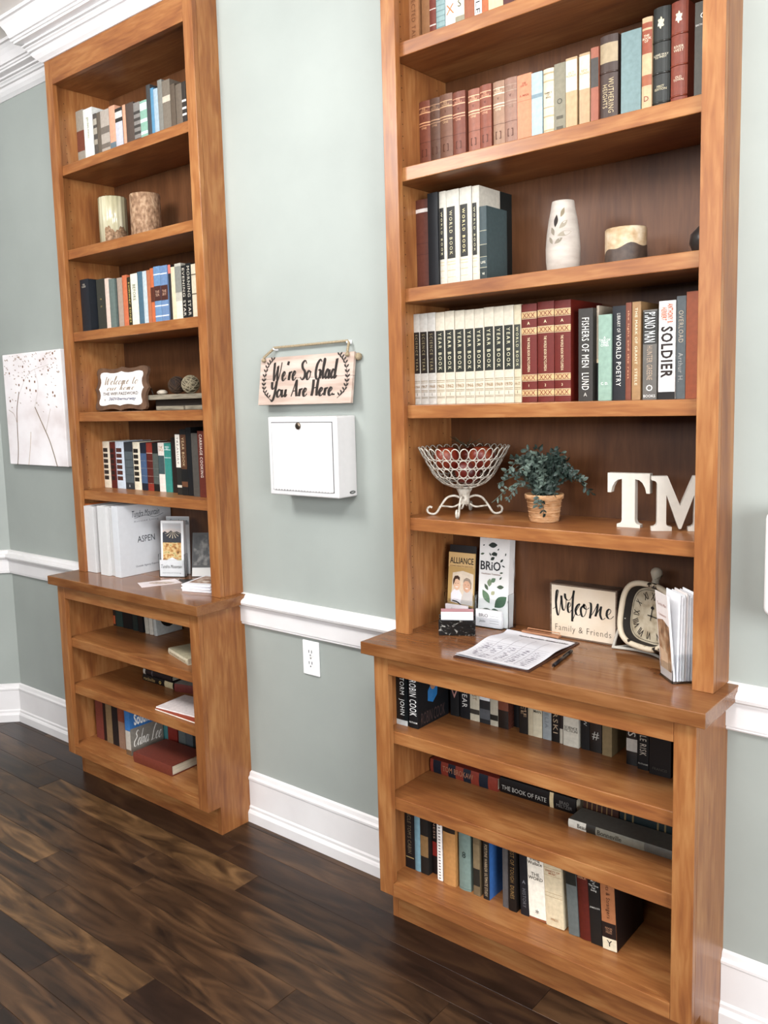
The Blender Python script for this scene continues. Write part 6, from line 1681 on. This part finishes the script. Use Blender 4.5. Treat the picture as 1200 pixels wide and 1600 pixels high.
script('lettering', 'Welcome to', pf(.004, .034), .215, .036, mat('8E7450', .5, 0), PQ, .02, .07, .25, .05)
script('lettering', 'our home', pf(0, .006), .175, .026, mat('8E7450', .5, 0), PQ, .02, .07, .25, .07)
lettering('lettering', 'THE WIFI PASSWORD', pf(.0, -.0205), .225, .0125, mat('4A3A2E', .5, 0), PQ, mode='stretch', offset=.012)
lettering('lettering', 'is', pf(-.098, -.044), .016, .009, mat('5E4A3A', .5, 0), PQ)
lettering('handwriting', '360Vibernurway', pf(.014, -.043), .175, .017, mat('1E3A6A', .5, 0), PQ, mode='stretch', shear=.25, offset=.01)
box('easel_leg', -.012, .012, .0322, .036, 0, .12, mat('4A3628', .7), PQ)

# tray with twine balls
TR = thing('wooden_tray', (-1.385, 0.043, 1.5204), 'weathered grey wooden tray on slats holding twine balls', 'tray')
GW = noise_mat('weathered_grey_wood', ['6A6252', '8E8674', 'A89E8A'], (12, 90, 90), .8)
box('deck', 0, .44, 0, .125, .041, .060, GW, TR, .001)
box('runner', .10, .27, .0, .018, 0, .0155, GW, TR, .001)
box('runner', .275, .44, .004, .022, 0, .0155, GW, TR, .001)
box('bearer', .06, .40, .03, .11, .0, .0405, mat('2E241C', .8), TR)
tube('handle', [(.07, .012, .061), (.06, .012, .085), (.0, .012, .087)], .0025, mat('2A2018', .6), TR, 8)


def twine_ball(x, y, r, c0, c1, label, name='twine_ball'):
    e = thing(name, (-1.385 + x, 0.043 + y, 1.5204 + .0604), label, 'twine ball', 'twine balls on the tray')
    lathe('core', [(.001, 0)] + [(r * .94 * math.sin(math.pi * i / 12), r - r * .94 * math.cos(math.pi * i / 12)) for i in range(1, 12)] + [(.001, r * 1.94)], mat(c0, .9, .3, 200), e, 20)
    mt = mat(c1, .9, .2, 200)
    for i in range(16):
        ax = Vector((rn.uniform(-1, 1), rn.uniform(-1, 1), rn.uniform(-1, 1))).normalized()
        s = ax.orthogonal().normalized()
        t_ = ax.cross(s)
        off = rn.uniform(-.3, .3) * r
        R_ = math.sqrt(r * r * .93 - off * off)
        tube('strand', [Vector((0, 0, r)) + ax * off + (s * math.cos(a) + t_ * math.sin(a)) * R_ for a in [2 * math.pi * q / 28 for q in range(28)]], r * .045, mt, e, 5, True)
    return e


twine_ball(.168, .055, .035, '2E2018', '4A3626', 'dark brown twine ball on the weathered tray')
twine_ball(.270, .040, .035, '6E6450', 'A89C80', 'beige string ball on the weathered tray')
twine_ball(.352, .060, .026, '5E4A3A', '8A7460', 'small tan twine ball half behind the far stile')
pb = thing('pebble', (-1.385 + .118, 0.043 + .02, 1.5204 + .0604), 'flat whitish shell pebble on the tray edge', 'pebble')
lathe('stone', [(.001, 0), (.014, .001), (.0215, .006), (.019, .013), (.01, .018), (.001, .019)], mat('C4B8A6', .7, .2), pb, 20)
for i in range(3):
    patch('pit', ell(.002 + i * .006, .008 + .003 * (i % 2), .0015, .0012, 8), ((-.004, -.0212, -.001), (1, 0, 0), (0, 0, 1), (0, -1, 0)), INK, pb)

# binders on the far counter
GBN = 'white binders on the far counter'


def binder(x0, x1, y0, hh, d, col, label, titled=False):
    e = thing('ring_binder', (x0, y0, ZC), label, 'binder', GBN)
    w_ = x1 - x0
    m_ = mat(col, .28, .02)
    box('spine', 0, w_, 0, .003, 0, hh, m_, e, .0012)
    for a in (0, w_ - .003):
        box('cover', a, a + .003, .0032, d, 0, hh, m_, e, .0008)
    box('paper_block', .005, w_ - .005, .012, d - .012, .006, hh - .008, WHITEP, e)
    if titled:
        def sf(yy, zz):
            return ((w_, yy, zz), (0, 1, 0), (0, 0, 1), (1, 0, 0))
        TI = mat('4A5058', .5, 0)
        lettering('title', 'Tundra Mountain', sf(d * .52, hh * .865), .135, .026, TI, e, shear=.35, mode='stretch')
        v_, f_ = ribbon_geo([(d * .30, hh * .80), (d * .5, hh * .83), (d * .68, hh * .79), (d * .85, hh * .825)], .0012, .0022, False)
        mk('swoosh', [(w_ + .0005, q.x, q.y) for q in v_], f_, TI, e)
        lettering('title', 'Assisted Living', sf(d * .52, hh * .755), .12, .009, mat('7A8088', .5, 0), e, space=1.3, mode='stretch')
        lettering('title', 'ASPEN', sf(d * .50, hh * .50), .085, .026, mat('3A3E44', .5, 0), e, mode='stretch')
        lettering('title', 'Outside Agency Reports', sf(d * .50, hh * .115), .115, .010, TI, e, mode='stretch')
    return e


binder(XL + .021, XL + .040, -.100, .281, .262, 'C8703A', 'orange spined binder against the far case side')
binder(XL + .042, XL + .110, -.094, .276, .258, 'D8D6D5', 'white binder beside the orange one')
binder(XL + .114, XL + .150, -.076, .272, .240, 'C8C6C4', 'narrow white binder, second of the white row')
binder(XL + .154, XL + .214, -.102, .283, .264, 'DAD9D8', 'thick white binder, third of the white row')
binder(XL + .218, XL + .244, -.088, .278, .250, 'CFCECD', 'slim white binder, fourth of the white row')
binder(XL + .248, XL + .287, -.097, .286, .262, 'D8DADD', 'white binder with the Aspen cover title', True)

holder((-1.272, 0.006, ZC), math.radians(26), .108, .030, .15, .075, 'clear brochure holder in front of the Aspen binder')
lf_ = leaflet((-1.266, 0.010, ZC + .0026), math.radians(26), .098, .222, .022, 'narrow leaflet with sunset mountain photo', 4)
lf = ((0, -.0003, 0), (1, 0, 0), (0, 0, 1), (0, -1, 0))
x0_, x1_ = .008, .088
patch('photo_sky', [(x0_, .165), (x1_, .165), (x1_, .212), (x0_, .212)], lf, noise_mat('sunset_sky', ['D8B49A', 'C8CCD0', '9AB0BC'], (2, 2, 9), .4, rnd=False), lf_, .0004)
patch('photo_mountain', [(x0_, .135), (x1_, .135), (x1_, .172), (.070, .180), (.055, .176), (.045, .183), (.030, .174), (.018, .180), (x0_, .174)], lf, mat('3A3A40', .5, .15), lf_, .0007)
for i in range(7):
    a = math.radians(200 + 23 * i)
    patch('photo_ray', [(.052, .180), (.052 + .035 * math.cos(a) - .002, .180 + .028 * math.sin(a)), (.052 + .035 * math.cos(a) + .002, .180 + .028 * math.sin(a))], lf, mat('D8C8AC', .5, 0), lf_, .001)
patch('photo_meadow', [(x0_, .055), (x1_, .055), (x1_, .135), (x0_, .135)], lf, noise_mat('meadow_print', ['6A4A24', 'C0884C', 'D8C08A', '8A8A4C'], (60, 60, 80), .5, 6), lf_, .0006)
patch('photo_roof', [(x0_, .030), (x1_, .030), (x1_, .058), (.048, .076), (x0_, .058)], lf, mat('F0EEF0', .5, 0), lf_, .001)
lettering('title', 'Tundra Mtn', ((.05, -.0014, .042), (1, 0, 0), (0, 0, 1), (0, -1, 0)), .06, .009, mat('5A4A44', .5, 0), lf_, shear=.35, mode='stretch')
fc = thing('brochure', (-1.271, 0.0045, ZC + .0030), 'white printed card at the front of the far brochure holder', 'card', None, math.radians(26))
box('card', .002, .102, .0005, .0015, 0, .066, WHITEP, fc)
lettering('title', 'Tundra Mountain', front(.053, .0004, .040), .09, .014, INK, fc, shear=.35, mode='stretch')
lettering('title', 'assisted living', front(.053, .0004, .014), .08, .006, mat('8A8A8E', .5, 0), fc, mode='stretch')
bh = leaflet((-1.300, 0.066, ZC + .0004), math.radians(26), .10, .232, .004, 'grey topped leaflet leaning behind the mountain leaflet', 3)
lettering('title', 'Explore', front(.055, -.0004, .214), .075, .014, mat('2E3034', .5, 0), bh, space=1.2, mode='stretch')
patch('title_band', [(.001, .2), (.099, .2), (.099, .23), (.001, .23)], front(0, -.0001, 0), mat('B8BCBE', .5, 0), bh, .0002)
b3 = leaflet((-1.160, 0.075, ZC + .0004), math.radians(34), .10, .175, .006, 'dark photo leaflet with white foot behind the brochure holder', 14, mt=mat('3A3836', .4, .2))
patch('foot_band', [(.002, .002), (.098, .002), (.098, .036), (.002, .036)], front(0, -.0001, 0), mat('D8D6D2', .5, 0), b3, .0004)
patch('photo', [(.006, .045), (.094, .045), (.094, .165), (.006, .165)], front(0, -.0001, 0), noise_mat('dark_photo', ['1E1C1B', '3A3836', '8E8A84'], (45, 45, 30), .4), b3, .0004)

PH = [('photo_card', [(-1.250, -.118), (-1.185, .012), (-1.105, -.018), (-1.165, -.160)], 'E8DCDC', 'white photo card lying on the far counter'), ('photo_card', [(-1.170, .020), (-1.080, .062), (-1.020, -.015), (-1.100, -.020)], '2E2824', 'dark printed card lying on the far counter')]
for nm, q, c, lab in PH:
    e = thing(nm, (0, 0, ZC), lab, 'card', 'loose cards on the far counter')
    bm = bmesh.new()
    lo = [bm.verts.new((x, y, 0)) for x, y in q]
    hi = [bm.verts.new((x, y, .0008)) for x, y in q]
    bm.faces.new(lo[::-1])
    bm.faces.new(hi)
    for i in range(4):
        bm.faces.new((lo[i], lo[(i + 1) % 4], hi[(i + 1) % 4], hi[i]))
    from_bm('card', bm, mat(c, .4, .05), e)
    cx_, cy_ = sum(p[0] for p in q) / 4, sum(p[1] for p in q) / 4
    if c == 'E8DCDC':
        fr = ((cx_, cy_, .0008), (.8, .6, 0), (-.6, .8, 0), (0, 0, 1))
        patch('photo_spot', ell(.01, 0, .05, .022, 18), fr, noise_mat('faded_photo', ['A88A74', 'D8C4B4', '8A7464'], (60, 60, 60), .4), e)
    else:
        fr = ((cx_, cy_, .0008), (.75, .66, 0), (-.66, .75, 0), (0, 0, 1))
        lettering('print', 'VISIT\nTODAY', fr, .06, .025, mat('8A8480', .5, 0), e)
for i in range(5):
    e = thing('leaflet', (-0.985 + .003 * (i % 2), -0.112 - .002 * (i % 3), ZC + i * .0056), ['lowest', 'second', 'middle', 'fourth', 'top'][i] + ' leaflet of the white pile on the far counter', 'leaflet', 'pile of leaflets on the far counter', math.radians(18 + 3 * (i % 2)))
    box('folded_sheet', 0, .125, 0, .16, 0, .005, mat(['E4E2E6', 'F0F0F4', 'EAE8EC'][i % 3], .4, .02), e, .0008, 1)
    if i == 4:
        patch('photo', [(.012, .03), (.118, .03), (.118, .145), (.012, .145)], ((0, 0, .005), (1, 0, 0), (0, 1, 0), (0, 0, 1)), noise_mat('leaflet_photo', ['4A2E20', 'B08A70', 'E8DCD0'], (30, 30, 30), .4), e)
